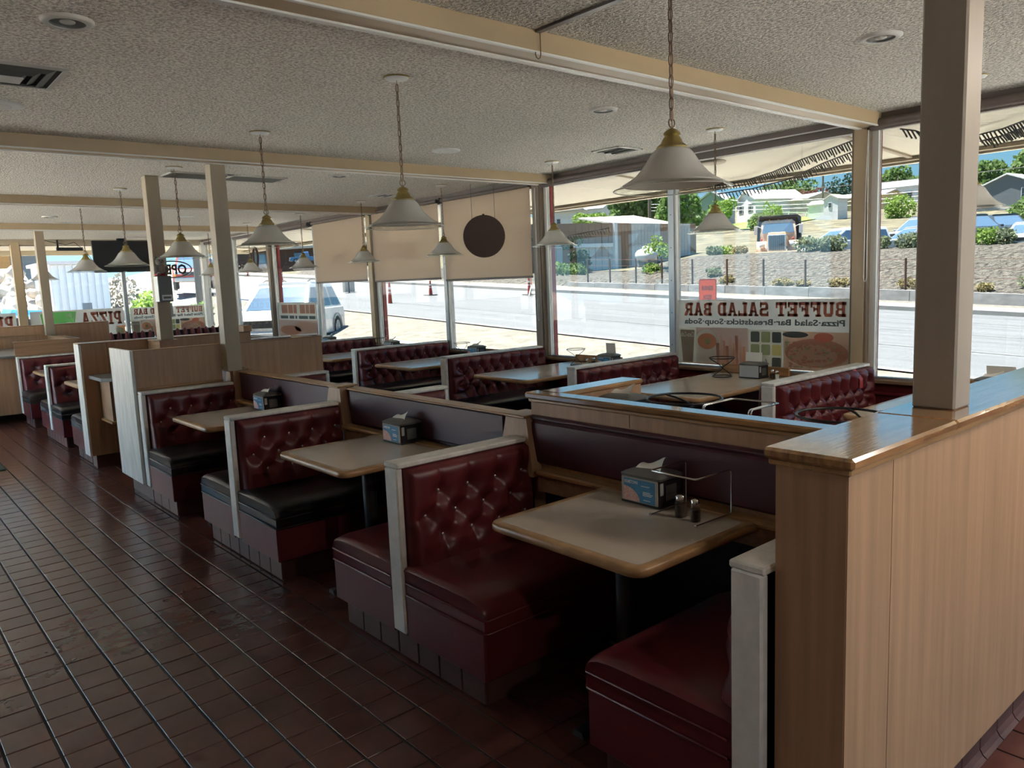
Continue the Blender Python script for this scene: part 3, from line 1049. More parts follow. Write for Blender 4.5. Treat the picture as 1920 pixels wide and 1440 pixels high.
# ---- service station behind the higher oak wall
ws = struct('wall_station', MB().box(2.158, 2.205, -3.44, -1.735, 0, 1.065), 'oak_panel', label='oak half wall with oak cap in front of the service station')
MB().box(2.130, 2.218, -3.44, -1.720, 1.064, 1.092, .006).build('cap', 'oak_cap_y', ws)
MB().box(2.143, 2.160, -3.44, -1.728, 1.046, 1.066, .006).build('cap_moulding', 'oak_trim', ws)
MB().box(2.138, 2.16, -3.43, -1.745, .758, .960, .012).build('padded_panel', 'maroon_panel', ws)
MB().box(2.138, 2.162, -3.43, -1.740, .960, .985, .010).build('padded_roll', 'maroon_panel', ws)
for y in (-2.34,):
    MB().box(2.1572, 2.159, y - .0015, y + .0015, .99, 1.046).build('panel_joint', 'dark_core', ws)
st = thing('service_station', 'oak counter box of the service station behind the half wall', 'counter', (2.5, -2.6, 0))
MB().box(2.206, 2.79, -3.43, -1.88, .895, .925).build('worktop', 'grey_laminate', st)
MB().box(2.206, 2.77, -3.43, -1.88, .05, .895).build('cabinet_body', 'oak_panel', st)
e = MB().box(2.206, 2.79, -1.872, -1.752, .05, 1.068).build('end_panel', 'oak_panel', st)
MB().box(2.19, 2.80, -1.882, -1.742, 1.066, 1.092, .008).build('end_cap', 'oak_cap', e)

# ---- near oak wall with thick cap
nw = struct('wall_near', MB().box(1.425, XW, -3.620, -3.442, .105, 1.155), 'oak_panel', label='oak laminate half wall in the near corner')
for a, b in ((1.4245, 1.6525), (1.6560, 2.872), (2.8755, 4.09), (4.0935, 5.30)):
    MB().box(a, b, -3.6225, -3.618, .106, 1.152).build('panel', 'oak_panel', nw)
MB().box(1.4225, 1.4265, -3.620, -3.442, .106, 1.152).build('end_board', 'oak_panel', nw)
MB().box(1.400, 1.995, -3.645, -3.418, 1.162, 1.190, .007).build('cap', 'oak_cap', nw)
MB().box(1.999, XW, -3.645, -3.418, 1.162, 1.190, .007).build('cap', 'oak_cap', nw)
MB().box(1.409, XW, -3.634, -3.428, 1.146, 1.163, .004).build('cap_moulding', 'oak_trim_x', nw)
k = 0
x = 1.47
while x < 4.2:
    MB().box(x + .002, x + .152, -3.602, -3.59, .004, .105, .003).build('tile', 'plinth_tile', nw)
    MB().prism([(-3.602, .004), (-3.602, .028), (-3.612, .012), (-3.624, .003)], 'x', x + .002, x + .152).build('cove', 'plinth_tile', nw)
    x += .156
MB().box(1.46, XW, -3.59, -3.46, 0, .106).build('plinth', 'dark_core', nw)

# ---- column standing on the near wall cap, and tan posts
struct('trim_50', MB().box(2.146, 2.263, -3.581, -3.461, 1.188, ZC, .006), 'column_paint', label='square taupe column standing on the near oak wall')
struct('trim_51', MB().box(2.072, 2.192, 1.85, 1.97, .970, 2.624, .005), 'post_paint', label='tan post rising from the divider to the second beam')
struct('trim_52', MB().box(2.005, 2.125, 3.31, 3.43, 1.185, ZC, .005), 'post_paint', label='tan post with a plush toy, right of the hanging screen')
struct('trim_53', MB().box(2.06, 2.18, 9.10, 9.22, 1.07, ZC, .005), 'post_paint', label='tan post among the far oak panels')

# ---- tall oak screens in the middle of the row
e1 = thing('oak_screen', 'tall oak panel with grey end board above the third booth', 'partition', (1.7, 2.3, 0))
MB().box(1.40, 2.068, 1.972, 1.994, .13, 1.190).build('panel', 'oak_panel', e1)
MB().box(1.376, 1.402, 1.972, 2.568, .15, 1.197).build('end_board', 'worn_white', e1)
MB().box(1.40, 2.068, 1.955, 1.974, .885, .905, .004).build('moulding', 'oak_trim_x', e1)
MB().box(1.40, 2.075, 1.968, 1.998, 1.188, 1.198, .003).build('top_edge', 'oak_trim_x', e1)
MB().box(1.45, 2.06, 1.995, 2.55, .0, .13).build('plinth', 'plinth_tile', e1)
e2 = thing('oak_screen', 'wide oak panel right of the tan post above the inner booth', 'partition', (2.6, 2.3, 0))
MB().box(2.195, 2.985, 1.985, 2.007, .10, 1.185).build('panel', 'oak_panel', e2)
MB().box(2.960, 2.985, 2.007, 2.56, .10, 1.185).build('end_board', 'oak_panel', e2)
MB().box(2.190, 2.990, 1.982, 2.012, 1.184, 1.194, .003).build('top_edge', 'oak_trim_x', e2)
p2 = thing('oak_screen', 'oak panel with chipped white edge behind the tall oak panel', 'partition', (1.8, 3.77, 0))
MB().box(1.392, 3.02, 3.67, 3.86, .12, 1.182).build('panel', 'oak_panel', p2)
MB().box(1.374, 1.394, 3.665, 3.865, .12, 1.186, .002).build('end_board', 'worn_white', p2)
MB().box(1.374, 3.02, 3.662, 3.868, 1.180, 1.192, .003).build('top_edge', 'oak_trim_x', p2)
MB().box(1.616, 1.619, 3.6685, 3.671, .12, 1.18).build('panel_joint', 'dark_core', p2)
MB().box(1.43, 2.1, 3.69, 3.85, 0, .12).build('plinth', 'plinth_tile', p2)
MB().box(2.93, 3.02, 3.62, 3.90, 1.19, 1.255, .004).build('corner_block', 'oak_panel', p2)
pb = thing('oak_pedestal', 'oak boxed foot of the tan post with the plush toy', 'pedestal', (2.06, 3.4, 0))
MB().box(1.985, 2.145, 3.29, 3.665, .0, 1.175).build('box', 'oak_panel', pb)
MB().box(1.98, 2.15, 3.285, 3.665, 1.174, 1.186, .003).build('top', 'oak_trim', pb)
nk = thing('nook_shelf', 'grey laminate shelf on an oak bracket between the tall oak panels', 'shelf', (1.7, 3.4, 0))
MB().prism([(1.43, 3.66), (1.43, 3.20), (1.50, 3.12), (1.97, 3.12), (1.97, 3.66)], 'z', .862, .892).build('shelf_board', 'grey_laminate', nk)
MB().box(1.52, 1.60, 3.30, 3.66, .47, .862).build('bracket', 'oak_panel', nk)
MB().box(1.50, 1.63, 3.27, 3.66, .455, .478, .004).build('bracket_foot', 'oak_trim', nk)

# ---- far counter and its oak boards
fc = thing('far_counter', 'oak counter with grey top behind the farthest half booth', 'counter', (1.7, 8.5, 0))
MB().box(1.40, 2.16, 7.475, 7.51, .885, 1.068).build('front_board', 'oak_panel_x', fc)
MB().box(1.39, 2.17, 7.468, 7.516, 1.066, 1.075).build('board_edge', 'oak_trim_x', fc)
MB().box(.30, 2.17, 7.55, 9.40, .87, .898, .004).build('worktop', 'grey_laminate', fc)
MB().box(.75, 2.15, 7.60, 9.40, .12, .87).build('body', 'oak_panel', fc)
MB().box(2.13, 2.165, 7.52, 9.45, .89, 1.066).build('side_board', 'oak_panel', fc)
MB().box(2.12, 2.175, 7.52, 9.45, 1.064, 1.078).build('side_cap', 'oak_cap_y', fc)
fp = thing('oak_screen', 'long oak panel wall behind the far counter', 'partition', (1.0, 9.5, 0))
MB().box(-.6, 3.02, 9.47, 9.56, 0, 1.215).build('panel', 'oak_panel', fp)
MB().box(-.6, 3.025, 9.46, 9.57, 1.213, 1.226, .003).build('top_edge', 'oak_trim_x', fp)
MB().box(-.6, 2.13, 9.455, 9.472, 1.070, 1.085).build('moulding', 'oak_trim_x', fp)
dm = MB().box(.02, .772, 4.32, 5.5, .0005, .010, .003)
tag(dm.build('floor_mat', 'mat_green', None), 'dark green floor mat at the far side of the aisle', 'mat')
# ================================================================== pendants
def pendant():
    t = thing('pendant_lamp', 'x', 'pendant lamp', (0, 0, 0), 'frosted bell pendant lamps on chains', local=True)
    outer = [(.050, .146), (.061, .142), (.071, .134), (.081, .122), (.089, .109), (.097, .096), (.107, .082), (.118, .068), (.131, .054), (.147, .041), (.166, .029), (.184, .0195)]
    innr = [(.183, .016), (.165, .0255), (.144, .038), (.128, .051), (.115, .065), (.104, .079), (.093, .094), (.085, .108), (.077, .120), (.067, .131), (.058, .138), (.046, .141)]
    MB().lathe(outer + innr, 40).build('glass_shade', 'frosted_glass', t, 60)
    MB().lathe([(.1835, .0195), (.200, .011), (.212, .004), (.2175, 0), (.2165, -.002), (.211, .001), (.199, .008), (.183, .016)], 40).build('rim', 'jar_glass', t, 60)
    MB().lathe([(.2165, -.0015), (.2192, 0), (.2175, .002)], 40).build('rim_edge', 'frosted_glass', t, 60)
    MB().lathe([(.055, .143), (.058, .150), (.050, .157), (.040, .164), (.036, .176), (.029, .186), (.025, .190), (.032, .195), (.029, .203), (.016, .213), (.006, .217), (.003, .224)], 20, cap=True).build('fitter', 'brass', t, 50)
    MB().lathe([(.020, .14), (.020, .10), (.014, .095), (.001, .094)], 12).build('socket', 'white_metal', t, 50)
    MB().ball((0, 0, .072), (.028, .028, .034), 12, 8).build('bulb', 'frosted_glass', t, 180)
    ring = MB().tube([(.017 * math.cos(a), 0, .236 + .017 * math.sin(a)) for a in [2 * math.pi * k / 16 for k in range(16)]], .0026, 6, True)
    ring.build('loop', 'bronze', t, 60)
    zt = ZC - 1.925
    ch = MB()
    z = .266
    k = 0
    while z < zt - .02:
        pts = []
        for i in range(14):
            a = 2 * math.pi * i / 14
            dx = .0085 * math.cos(a)
            dz = .0175 * math.sin(a) + (.006 if math.sin(a) > 0 else -.006) * min(1, abs(math.sin(a)) * 2)
            pts.append((dx, 0, z + dz) if k % 2 == 0 else (0, dx, z + dz))
        ch.tube(pts, .0024, 5, True)
        z += .0385
        k += 1
    tag(ch.build('chain', 'bronze', t, 60), kind='stuff')
    MB().tube([(.003, 0, .22), (.004, .002, (zt + .2) / 2), (0, 0, zt)], .0022, 5).build('cord', 'bronze', t, 60)
    MB().lathe([(.001, zt - .016), (.030, zt - .016), (.058, zt - .012), (.066, zt - .006), (.067, zt)], 28).build('canopy', 'white_metal', t, 50)
    MB().lathe([(.067, zt - .007), (.071, zt - .004), (.071, zt), (.066, zt)], 28).build('canopy_ring', 'brass', t, 50)
    return t


PN = [((2.125, -2.600), 'largest frosted pendant lamp, hanging before the clear window pane'),
      ((2.128, -.790), 'frosted pendant lamp hung over the second aisle table, below the round white canopy'),
      ((2.102, .935), 'frosted pendant lamp right of the tan post at the divider'),
      ((2.085, 2.730), 'frosted pendant lamp between the two tan posts before the OPEN sign'),
      ((2.060, 4.370), 'frosted pendant lamp in front of the black hanging screen'),
      ((2.075, 6.200), 'frosted pendant lamp at the left edge of the black screen'),
      ((2.33, 10.30), 'far pendant lamp half hidden by the leftmost tan post'),
      ((5.03, -2.60), 'pendant lamp half hidden behind the near taupe column'),
      ((5.028, -.775), 'pale pendant lamp over the tan window table with the wire stand'),
      ((4.995, 1.015), 'pale pendant lamp beside the brown post right of the disc shade'),
      ((5.020, 2.850), 'pale pendant lamp in front of the mullion left of the dark disc'),
      ((5.000, 4.600), 'pale pendant lamp between the second and third lowered shades'),
      ((5.020, 6.400), 'pale pendant lamp overlapping the farthest lowered shade'),
      ((4.930, 8.150), 'pale pendant lamp above the white SUV windscreen'),
      ((4.95, 10.0), 'far pendant lamp mostly hidden behind the tan divider post')]
p0 = pendant()
for k, (xy, lb) in enumerate(PN):
    z = 1.930 if xy[0] < 3 else 1.925
    if k == 0:
        p0.location = (*xy, 1.925)
        p0['label'] = lb
    else:
        dup(p0, (*xy, 1.925), lb)

# ================================================================== ceiling fittings
def recessed(x, y, label, deep=True, r=.098):
    t = thing('ceiling_light' if deep else 'ceiling_speaker', label, 'ceiling light' if deep else 'speaker', (x, y, ZC), 'round fittings in the ceiling')
    if deep:
        MB().lathe([(.066, -.012), (.080, -.016), (r - .008, -.012), (r, -.003), (r, .0)], 32, (x, y, ZC)).build('trim_ring', 'vent_white', t, 60)
        MB().lathe([(.067, -.012), (.064, .020), (.050, .030)], 32, (x, y, ZC - .002)).build('baffle', 'vent_white', t, 60)
        MB().lathe([(.001, -.0045), (.064, -.0045), (.066, -.011)], 32, (x, y, ZC)).build('lens', 'grey_plastic', t, 60)
        MB().ball((x, y, ZC - .006), (.030, .030, .008), 14, 6).build('bulb', 'frosted_glass', t, 180)
    else:
        MB().lathe([(.001, -.010), (.10, -.010), (.118, -.007), (.122, 0)], 32, (x, y, ZC)).build('grille', 'white_metal', t, 60)
        MB().lathe([(.055, -.0115), (.058, -.0125), (.061, -.0115)], 32, (x, y, ZC)).build('ring', 'vent_white', t, 60)


recessed(.56, -.84, 'round recessed light above the aisle beside the square vent')
recessed(3.70, -2.64, 'round recessed light nearest the taupe column')
recessed(3.715, -.815, 'round recessed light above the clear window pane')
recessed(3.63, 2.63, 'round recessed light just beyond the second beam')
recessed(2.01, 7.63, 'small round recessed light above the far counter')
recessed(.55, .86, 'flat white ceiling speaker cut by the picture edge', False)
recessed(3.72, .96, 'flat white ceiling speaker between two beams', False)
recessed(3.64, 7.15, 'flat white ceiling speaker far beyond the posts', False)


# unseen lit copies of the fittings, added behind the viewer to brighten the room
glow = bpy.data.materials.new('fill_lens')
glow.use_nodes = True
glow.node_tree.nodes['Principled BSDF'].inputs['Emission Color'].default_value = (1.0, .90, .78, 1)
glow.node_tree.nodes['Principled BSDF'].inputs['Emission Strength'].default_value = 6.0
MATS['fill_lens'] = glow
FILL_LIT = 2.9
for x, y, lb in ((2.75, -4.55, 'unseen added fill light beyond the near oak wall'), (2.75, -6.35, 'unseen added fill light over the back dining room'), (4.5, -4.55, 'unseen added fill light by the windows beyond the near oak wall'), (4.5, -6.35, 'unseen added fill light by the windows at the back'), (.56, -6.25, 'unseen added fill light over the back of the aisle')):
    recessed(x, y, lb)
    th = [o for o in col.objects if o.get('label') == lb][0]
    for ch in th.children:
        if ch.name.startswith('lens'):
            ch.data.materials[0] = glow
    ld = bpy.data.lights.new('fill_downlight', 'AREA')
    ld.shape = 'DISK'
    ld.size = .15
    ld.energy = FILL_LIT
    ld.color = (1.0, .90, .78)
    lo = bpy.data.objects.new('fill_downlight', ld)
    lo.location = (0, 0, -.02)
    lo.parent = th
    col.objects.link(lo)


def vent(x0, x1, y0, y1, label, slats=5, along='x'):
    t = thing('ceiling_vent', label, 'vent', ((x0 + x1) / 2, (y0 + y1) / 2, ZC), 'louvred vents in the ceiling')
    MB().box(x0 + .01, x1 - .01, y0 + .01, y1 - .01, ZC - .004, ZC - .001).build('duct', 'vent_dark', t)
    fr = MB()
    b = .022
    fr.box(x0, x1, y0, y0 + b, ZC - .012, ZC, .003).box(x0, x1, y1 - b, y1, ZC - .012, ZC, .003).box(x0, x0 + b, y0, y1, ZC - .012, ZC, .003).box(x1 - b, x1, y0, y1, ZC - .012, ZC, .003)
    fr.build('frame', 'vent_white', t)
    n = slats
    for k in range(n):
        if along == 'x':
            y = y0 + b + (y1 - y0 - 2 * b) * (k + .5) / n
            MB().hexa([(x0 + b, y - .012, ZC - .016), (x1 - b, y - .012, ZC - .016), (x1 - b, y - .006, ZC - .014), (x0 + b, y - .006, ZC - .014), (x0 + b, y + .004, ZC - .002), (x1 - b, y + .004, ZC - .002), (x1 - b, y + .010, ZC - .002), (x0 + b, y + .010, ZC - .002)]).build('slat', 'vent_white', t)
        else:
            x = x0 + b + (x1 - x0 - 2 * b) * (k + .5) / n
            MB().hexa([(x - .012, y0 + b, ZC - .016), (x - .006, y0 + b, ZC - .014), (x - .006, y1 - b, ZC - .014), (x - .012, y1 - b, ZC - .016), (x + .004, y0 + b, ZC - .002), (x + .010, y0 + b, ZC - .002), (x + .010, y1 - b, ZC - .002), (x + .004, y1 - b, ZC - .002)]).build('slat', 'vent_white', t)


# square diffuser cut by the left picture edge
t = thing('ceiling_vent', 'square stepped air diffuser cut by the left picture edge', 'vent', (.50, .13, ZC), 'louvred vents in the ceiling')
for k, (r, z) in enumerate(((.235, .012), (.185, .020), (.135, .026), (.085, .030))):
    fr = MB()
    b = .040 if k else .030
    x, y = .485, .12
    fr.hexa([(x - r, y - r, ZC - .004), (x + r, y - r, ZC - .004), (x + r - b, y - r + b, ZC - z), (x - r + b, y - r + b, ZC - z), (x - r, y - r, ZC), (x + r, y - r, ZC), (x + r - b, y - r + b, ZC - z + .004), (x - r + b, y - r + b, ZC - z + .004)])
    fr.hexa([(x + r, y + r, ZC - .004), (x - r, y + r, ZC - .004), (x - r + b, y + r - b, ZC - z), (x + r - b, y + r - b, ZC - z), (x + r, y + r, ZC), (x - r, y + r, ZC), (x - r + b, y + r - b, ZC - z + .004), (x + r - b, y + r - b, ZC - z + .004)])
    fr.hexa([(x + r, y - r, ZC - .004), (x + r, y + r, ZC - .004), (x + r - b, y + r - b, ZC - z), (x + r - b, y - r + b, ZC - z), (x + r, y - r, ZC), (x + r, y + r, ZC), (x + r - b, y + r - b, ZC - z + .004), (x + r - b, y - r + b, ZC - z + .004)])
    fr.hexa([(x - r, y + r, ZC - .004), (x - r, y - r, ZC - .004), (x - r + b, y - r + b, ZC - z), (x - r + b, y + r - b, ZC - z), (x - r, y + r, ZC), (x - r, y - r, ZC), (x - r + b, y - r + b, ZC - z + .004), (x - r + b, y + r - b, ZC - z + .004)])
    fr.build('step_ring', 'vent_white' if k == 0 else 'grey_plastic', t)
MB().box(.485 - .21, .485 + .21, .12 - .21, .12 + .21, ZC - .003, ZC - .001).build('duct', 'vent_dark', t)
MB().box(.485 - .06, .485 + .06, .12 - .06, .12 + .06, ZC - .034, ZC - .028).build('centre_plate', 'vent_white', t)
vent(4.90, 5.22, .10, .42, 'small square vent near the window header above the clear pane', 3, 'y')
vent(4.80, 5.10, 3.78, 4.08, 'small dark vent beyond the second beam near the lowered shades', 3, 'y')
vent(2.13, 2.68, 2.97, 3.33, 'long return-air grille, part behind the tan divider post', 6, 'x')
vent(2.70, 3.25, 2.97, 3.33, 'long return-air grille right of the tan divider post', 6, 'x')

# ================================================================== things on the tables
def dispenser(x, y, z, label, ad=True, rz=0.0, napkin=True, panel='clear_grey'):
    """napkin dispenser, long side along y, display face towards -x; x,y = front centre."""
    t = thing('napkin_dispenser', label, 'napkin dispenser', (x, y, z), 'black napkin dispensers', rz=rz, local=True)
    W, D, H = .185, .142, .108
    MB().box(0, D, -W / 2, W / 2, .004, H, .008).build('body', 'black_plastic', t)
    MB().box(-.002, D + .002, -W / 2 - .003, W / 2 + .003, 0, .012, .003).build('foot', 'black_plastic', t)
    fp = MB().box(-.006, .001, -W / 2 + .004, W / 2 - .004, .010, H - .002, .002).build('display_frame', 'clear_grey', t)
    if ad:
        MB().box(-.0072, -.0058, -W / 2 + .016, W / 2 - .018, .014, H - .008).build('card', 'card_blue', fp)
        # quarter view of a pizza in the lower corner of the card (reader's left = +y)
        c = [(W / 2 - .016, .014)] + [(W / 2 - .016 - .080 * math.sin(a), .014 + .056 * math.cos(a)) for a in [i * math.pi / 24 for i in range(13)]]
        MB().prism(c, 'x', -.0080, -.0073).build('card_pizza', 'card_pizza', fp)
        T = Matrix.Translation((-.0084, W / 2 - .022, H - .027)) @ Matrix.Rotation(math.radians(-90), 4, 'Z') @ Matrix.Rotation(math.radians(90), 4, 'X')
        text_mb('HOMETOWN', .066, .014, .03).moved(T).build('lettering', 'card_white', fp)
        for k, (yy, zz, w) in enumerate(((-.012, .078, .040), (-.020, .055, .036), (-.020, .049, .048), (-.020, .043, .042), (-.022, .024, .034))):
            MB().box(-.0079, -.0073, yy - w + .0, yy, zz, zz + .0028).build('print_line', 'card_white', fp)
    for s in (-1, 1):
        MB().box(D * .28, D * .72, s * (W / 2), s * (W / 2 + .003), .025, .085, .001).build('side_window', 'grey_plastic', t)
        MB().box(.004, .024, s * (W / 2 - .001), s * (W / 2 + .004), .05, H - .01, .003).build('latch', 'clear_grey', t)
    rings = []
    for zz, d, in ((H - .001, -.004), (H + .008, -.005), (H + .014, .004), (H + .022, .022), (H + .026, .040)):
        rings.append([(px, py, zz) for px, py in rrect(d, D - d, -W / 2 + d, W / 2 - d, .012, 3)])
    MB().loft(rings).build('lid', 'grey_plastic', t, 40)
    if napkin:
        mb = MB()
        mb.grid(lambda u, v: (.045 + .055 * v + .010 * math.sin(u * 5), -.062 + .118 * u - .02 * v * (u - .4), H + .020 + .052 * math.sin(v * 1.9) * (.75 + .25 * math.cos(u * 4)) - .012 * u * v), 10, 6)
        mb.build('napkin', 'napkin', t, 80)
    return t


ZT = .7352
dispenser(2.000 - .008, -2.530, ZT, 'black napkin dispenser with blue pizza card on the nearest table')
dispenser(2.005, -.725, ZT, 'black napkin dispenser on the second aisle table')
dispenser(2.005, 1.11, ZT, 'black napkin dispenser on the third aisle table')
dispenser(2.005, 4.75, ZT, 'small black dispenser on the aisle table behind the chipped panel edge', ad=False)
dispenser(5.35, -.87, ZT, 'black napkin dispenser with silver front beside the black wire stand', ad=False, napkin=False)
dispenser(5.33, .72, ZT, 'black napkin dispenser with upright white card before the clear pane', napkin=False)
dispenser(5.36, 2.86, ZT, 'black napkin dispenser on the window table left of the brown post')
dispenser(5.36, 4.74, ZT, 'black napkin dispenser on the table below the two left shades', ad=False)
dispenser(5.36, 6.55, ZT, 'black napkin dispenser on the far window table before the SUV')
dispenser(5.30, -2.66, ZT, 'black napkin dispenser seen right of the near column')
dispenser(2.46, -1.98, .9255, 'black napkin dispenser tucked in the corner of the service station', ad=False)

# cards standing on dispensers
def card(x, y, z, w, h, label, lean=.0, rz=0.0):
    o = MB().box(-.001, .001, -w / 2, w / 2, 0, h).build('paper_card', 'napkin', None)
    o.location = (x, y, z)
    o.rotation_euler = (0, lean, rz)
    tag(o, label, 'card', 'paper cards standing on the tables')


card(5.40, .69, ZT + .134, .12, .10, 'white paper card standing on the dispenser before the clear pane', -.08)
card(5.42, -.87, ZT + .134, .15, .075, 'pale paper card standing behind the silver-fronted dispenser', .05)
card(5.39, -2.70, ZT + .130, .17, .075, 'curled white paper standing on the dispenser right of the near column', -.25)


def shaker(x, y, z, label, fill='pepper', r=.021, h=.078):
    t = thing('shaker', label, 'shaker', (x, y, z), 'glass shakers on the tables', local=True)
    MB().lathe([(.001, 0), (r * .92, 0), (r, .004), (r, h * .62), (r * .92, h * .72), (r * .78, h * .78)], 20).build('jar', 'jar_glass', t, 50)
    MB().lathe([(.001, .003), (r * .88, .003), (r * .88, h * .55), (.001, h * .56)], 16).build('contents', fill, t, 50)
    MB().lathe([(r * .80, h * .75), (r * .84, h * .77), (r * .82, h * .80), (r * .86, h * .83), (r * .82, h * .86), (r * .80, h * .95), (r * .55, h), (.001, h + .002)], 20).build('cap', 'chrome', t, 50)


shaker(1.978, -2.733, ZT, 'wider pepper-flake shaker beside the wire rack on the nearest table', r=.0225, h=.083)
shaker(1.966, -2.806, ZT, 'slimmer shaker of the two on the nearest table', r=.0190, h=.083)
shaker(5.44, -1.03, ZT, 'dark pepper shaker beside the silver-fronted dispenser')
shaker(5.41, -1.09, ZT, 'white salt shaker beside the silver-fronted dispenser', 'salt', r=.017, h=.072)
shaker(5.40, .93, ZT, 'dark shaker left of the dispenser before the clear pane')
shaker(5.36, .98, ZT, 'small shaker beside the wire stand before the clear pane', 'salt', r=.016, h=.07)


def rack(x, y, z, label, rz=0.0, w=.205, d=.205, h=.170):
    """bent wire tray holder: feet on the table at x=0, uprights at x=d, top loop towards x=0."""
    t = thing('tray_rack', label, 'wire rack', (x, y, z), 'bent chrome wire racks', rz=rz, local=True)
    r = .0042
    a, b = w / 2, -w / 2
    path = [(0, a, r), (d - .012, a, r), (d - .003, a, r + .004), (d, a, .014), (d, a, h - .014), (d - .003, a, h - .004), (d - .012, a, h), (.012, a, h), (.003, a - .004, h), (0, a - .014, h), (0, b + .014, h), (.003, b + .004, h), (.012, b, h), (d - .012, b, h), (d - .003, b, h - .004), (d, b, h - .014), (d, b, .014), (d - .003, b, r + .004), (d - .012, b, r), (0, b, r)]
    MB().tube(path, r * .8, 8).build('wire', 'chrome', t, 60)
    for yy in (a, b):
        MB().ball((-.002, yy, r), .0065, 10, 7).build('foot_ball', 'chrome', t, 180)


rack(1.915, -2.745, ZT, 'bent chrome wire rack around the shakers on the nearest table', -.03)
rack(2.475, -2.73, .9255, 'upper chrome wire rack standing in the service station', math.pi + .02, h=.172)
rack(2.505, -2.70, .9255, 'second chrome wire rack nested in the service station', math.pi + .02, h=.166)
rack(2.55, -3.30, .9255, 'chrome wire rack at the near end of the service station', math.pi + .1, h=.170)


def stand(x, y, z, label, r0=.08, r1=.105, h=.165, wire='black_wire', a0=.4, rad=.0042):
    t = thing('pizza_stand', label, 'pizza stand', (x, y, z), 'wire pizza stands', local=True)
    n = 28
    MB().tube([(r1 * math.cos(2 * math.pi * k / n), r1 * math.sin(2 * math.pi * k / n), h - rad) for k in range(n)], rad, 8, True).build('top_ring', wire, t, 60)
    MB().tube([(r0 * math.cos(2 * math.pi * k / n), r0 * math.sin(2 * math.pi * k / n), rad) for k in range(n)], rad, 8, True).build('bottom_ring', wire, t, 60)
    for s in (0, math.pi):
        pts = []
        for i in range(13):
            q = i / 12
            rr = (r0 * (1 - q) + r1 * q) * (.25 + .75 * abs(2 * q - 1) ** .8)
            aa = a0 + s + math.pi * q
            pts.append((rr * math.cos(aa), rr * math.sin(aa), rad + (h - 2 * rad) * q))
        MB().tube(pts, rad * .9, 6).build('curved_leg', wire, t, 60)


stand(5.335, -.62, ZT, 'black hourglass wire pizza stand on the tan window table', a0=-.75)
stand(5.345, 1.12, ZT, 'thin wire pizza stand on the table before the clear pane', r0=.06, r1=.095, rad=.003, a0=-.6)
stand(5.33, 4.92, ZT, 'wire pizza stand on the table below the two left shades', r0=.06, r1=.10, rad=.003)
stand(5.33, 3.02, ZT, 'wire pizza stand behind the cap of the fourth window booth', r0=.06, r1=.10, rad=.003)
stand(2.42, -2.42, .9255, 'wide black ring stand in the middle of the service station', r0=.10, r1=.158, h=.165, a0=1.2, rad=.005)
stand(2.43, -3.10, .9255, 'wide black ring stand by the near corner of the service station', r0=.10, r1=.150, h=.165, a0=.3, rad=.005)

# ================================================================== screen, plush toy, box, open sign
t = thing('hanging_screen', 'black flat screen hung from the ceiling before the far windows', 'television', (4.0, 11.9, 2.4))
MB().box(3.44, 4.50, 11.84, 11.90, 2.07, 2.665, .008).build('panel', 'tv_black', t)
MB().box(3.455, 4.485, 11.838, 11.841, 2.085, 2.655).build('screen', 'tv_black', t)
MB().box(3.94, 4.0, 11.833, 11.84, 2.072, 2.082).build('badge', 'clear_grey', t)
MB().box(3.90, 4.04, 11.90, 11.96, 2.30, ZC).build('mount', 'vent_dark', t)
t = thing('ceiling_cable', 'thin dark cable looping from ceiling to the hanging screen', 'cable', (3.2, 11.5, 2.6))
MB().tube([(2.45, 11.5, 2.69), (2.7, 11.5, 2.62), (2.95, 11.55, 2.57), (3.10, 11.6, 2.62), (3.3, 11.7, 2.45), (3.46, 11.88, 2.25)], .006, 6).build('cable', 'wire_dark', t, 60)
t = thing('ceiling_bracket', 'small dark bracket on the header left of the hanging screen', 'bracket', (3.1, 12.2, 2.6))
MB().box(2.92, 3.36, 12.18, 12.25, 2.50, 2.56, .004).build('bar', 'vent_dark', t)
MB().box(2.93, 2.96, 12.2, 12.23, 2.56, 2.70).build('arm', 'vent_dark', t)

t = thing('plush_toy', 'small grey plush animal sitting on the box on a tan post', 'plush toy', (2.03, 3.24, 2.0))
bx_, by_, bz_ = 2.045, 3.245, 1.790
MB().ball((bx_, by_, bz_ + .050), (.050, .042, .055), 14, 9).build('body', 'plush_grey', t, 180)
MB().ball((bx_ - .004, by_ - .006, bz_ + .128), (.040, .038, .037), 14, 9).build('head', 'plush_grey', t, 180)
for s in (-1, 1):
    MB().ball((bx_ + s * .033, by_ + .004, bz_ + .160), (.015, .008, .015), 10, 7).build('ear', 'plush_grey', t, 180)
    MB().ball((bx_ + s * .050, by_ - .020, bz_ + .055), (.017, .020, .032), 10, 7).build('arm', 'plush_grey', t, 180)
    MB().ball((bx_ + s * .032, by_ - .045, bz_ + .016), (.018, .026, .016), 10, 7).build('foot', 'plush_grey', t, 180)
    MB().ball((bx_ + s * .014 - .004, by_ - .041, bz_ + .138), .0048, 8, 6).build('eye', 'black_plastic', t, 180)
MB().ball((bx_ - .004, by_ - .044, bz_ + .118), (.016, .012, .012), 10, 7).build('muzzle', 'plush_grey', t, 180)
MB().ball((bx_ - .004, by_ - .055, bz_ + .122), (.007, .005, .005), 8, 6).build('nose', 'black_plastic', t, 180)
MB().lathe([(.052, bz_ - .002), (.056, bz_ + .008), (.050, bz_ + .018)], 16, (bx_, by_, 0)).build('skirt', 'plush_red', t, 60)
t = thing('wall_box', 'grey metal box with white label fixed on the tan post', 'box', (2.06, 3.26, 1.7))
MB().box(1.995, 2.115, 3.18, 3.305, 1.545, 1.785, .004).build('case', 'grey_plastic', t)
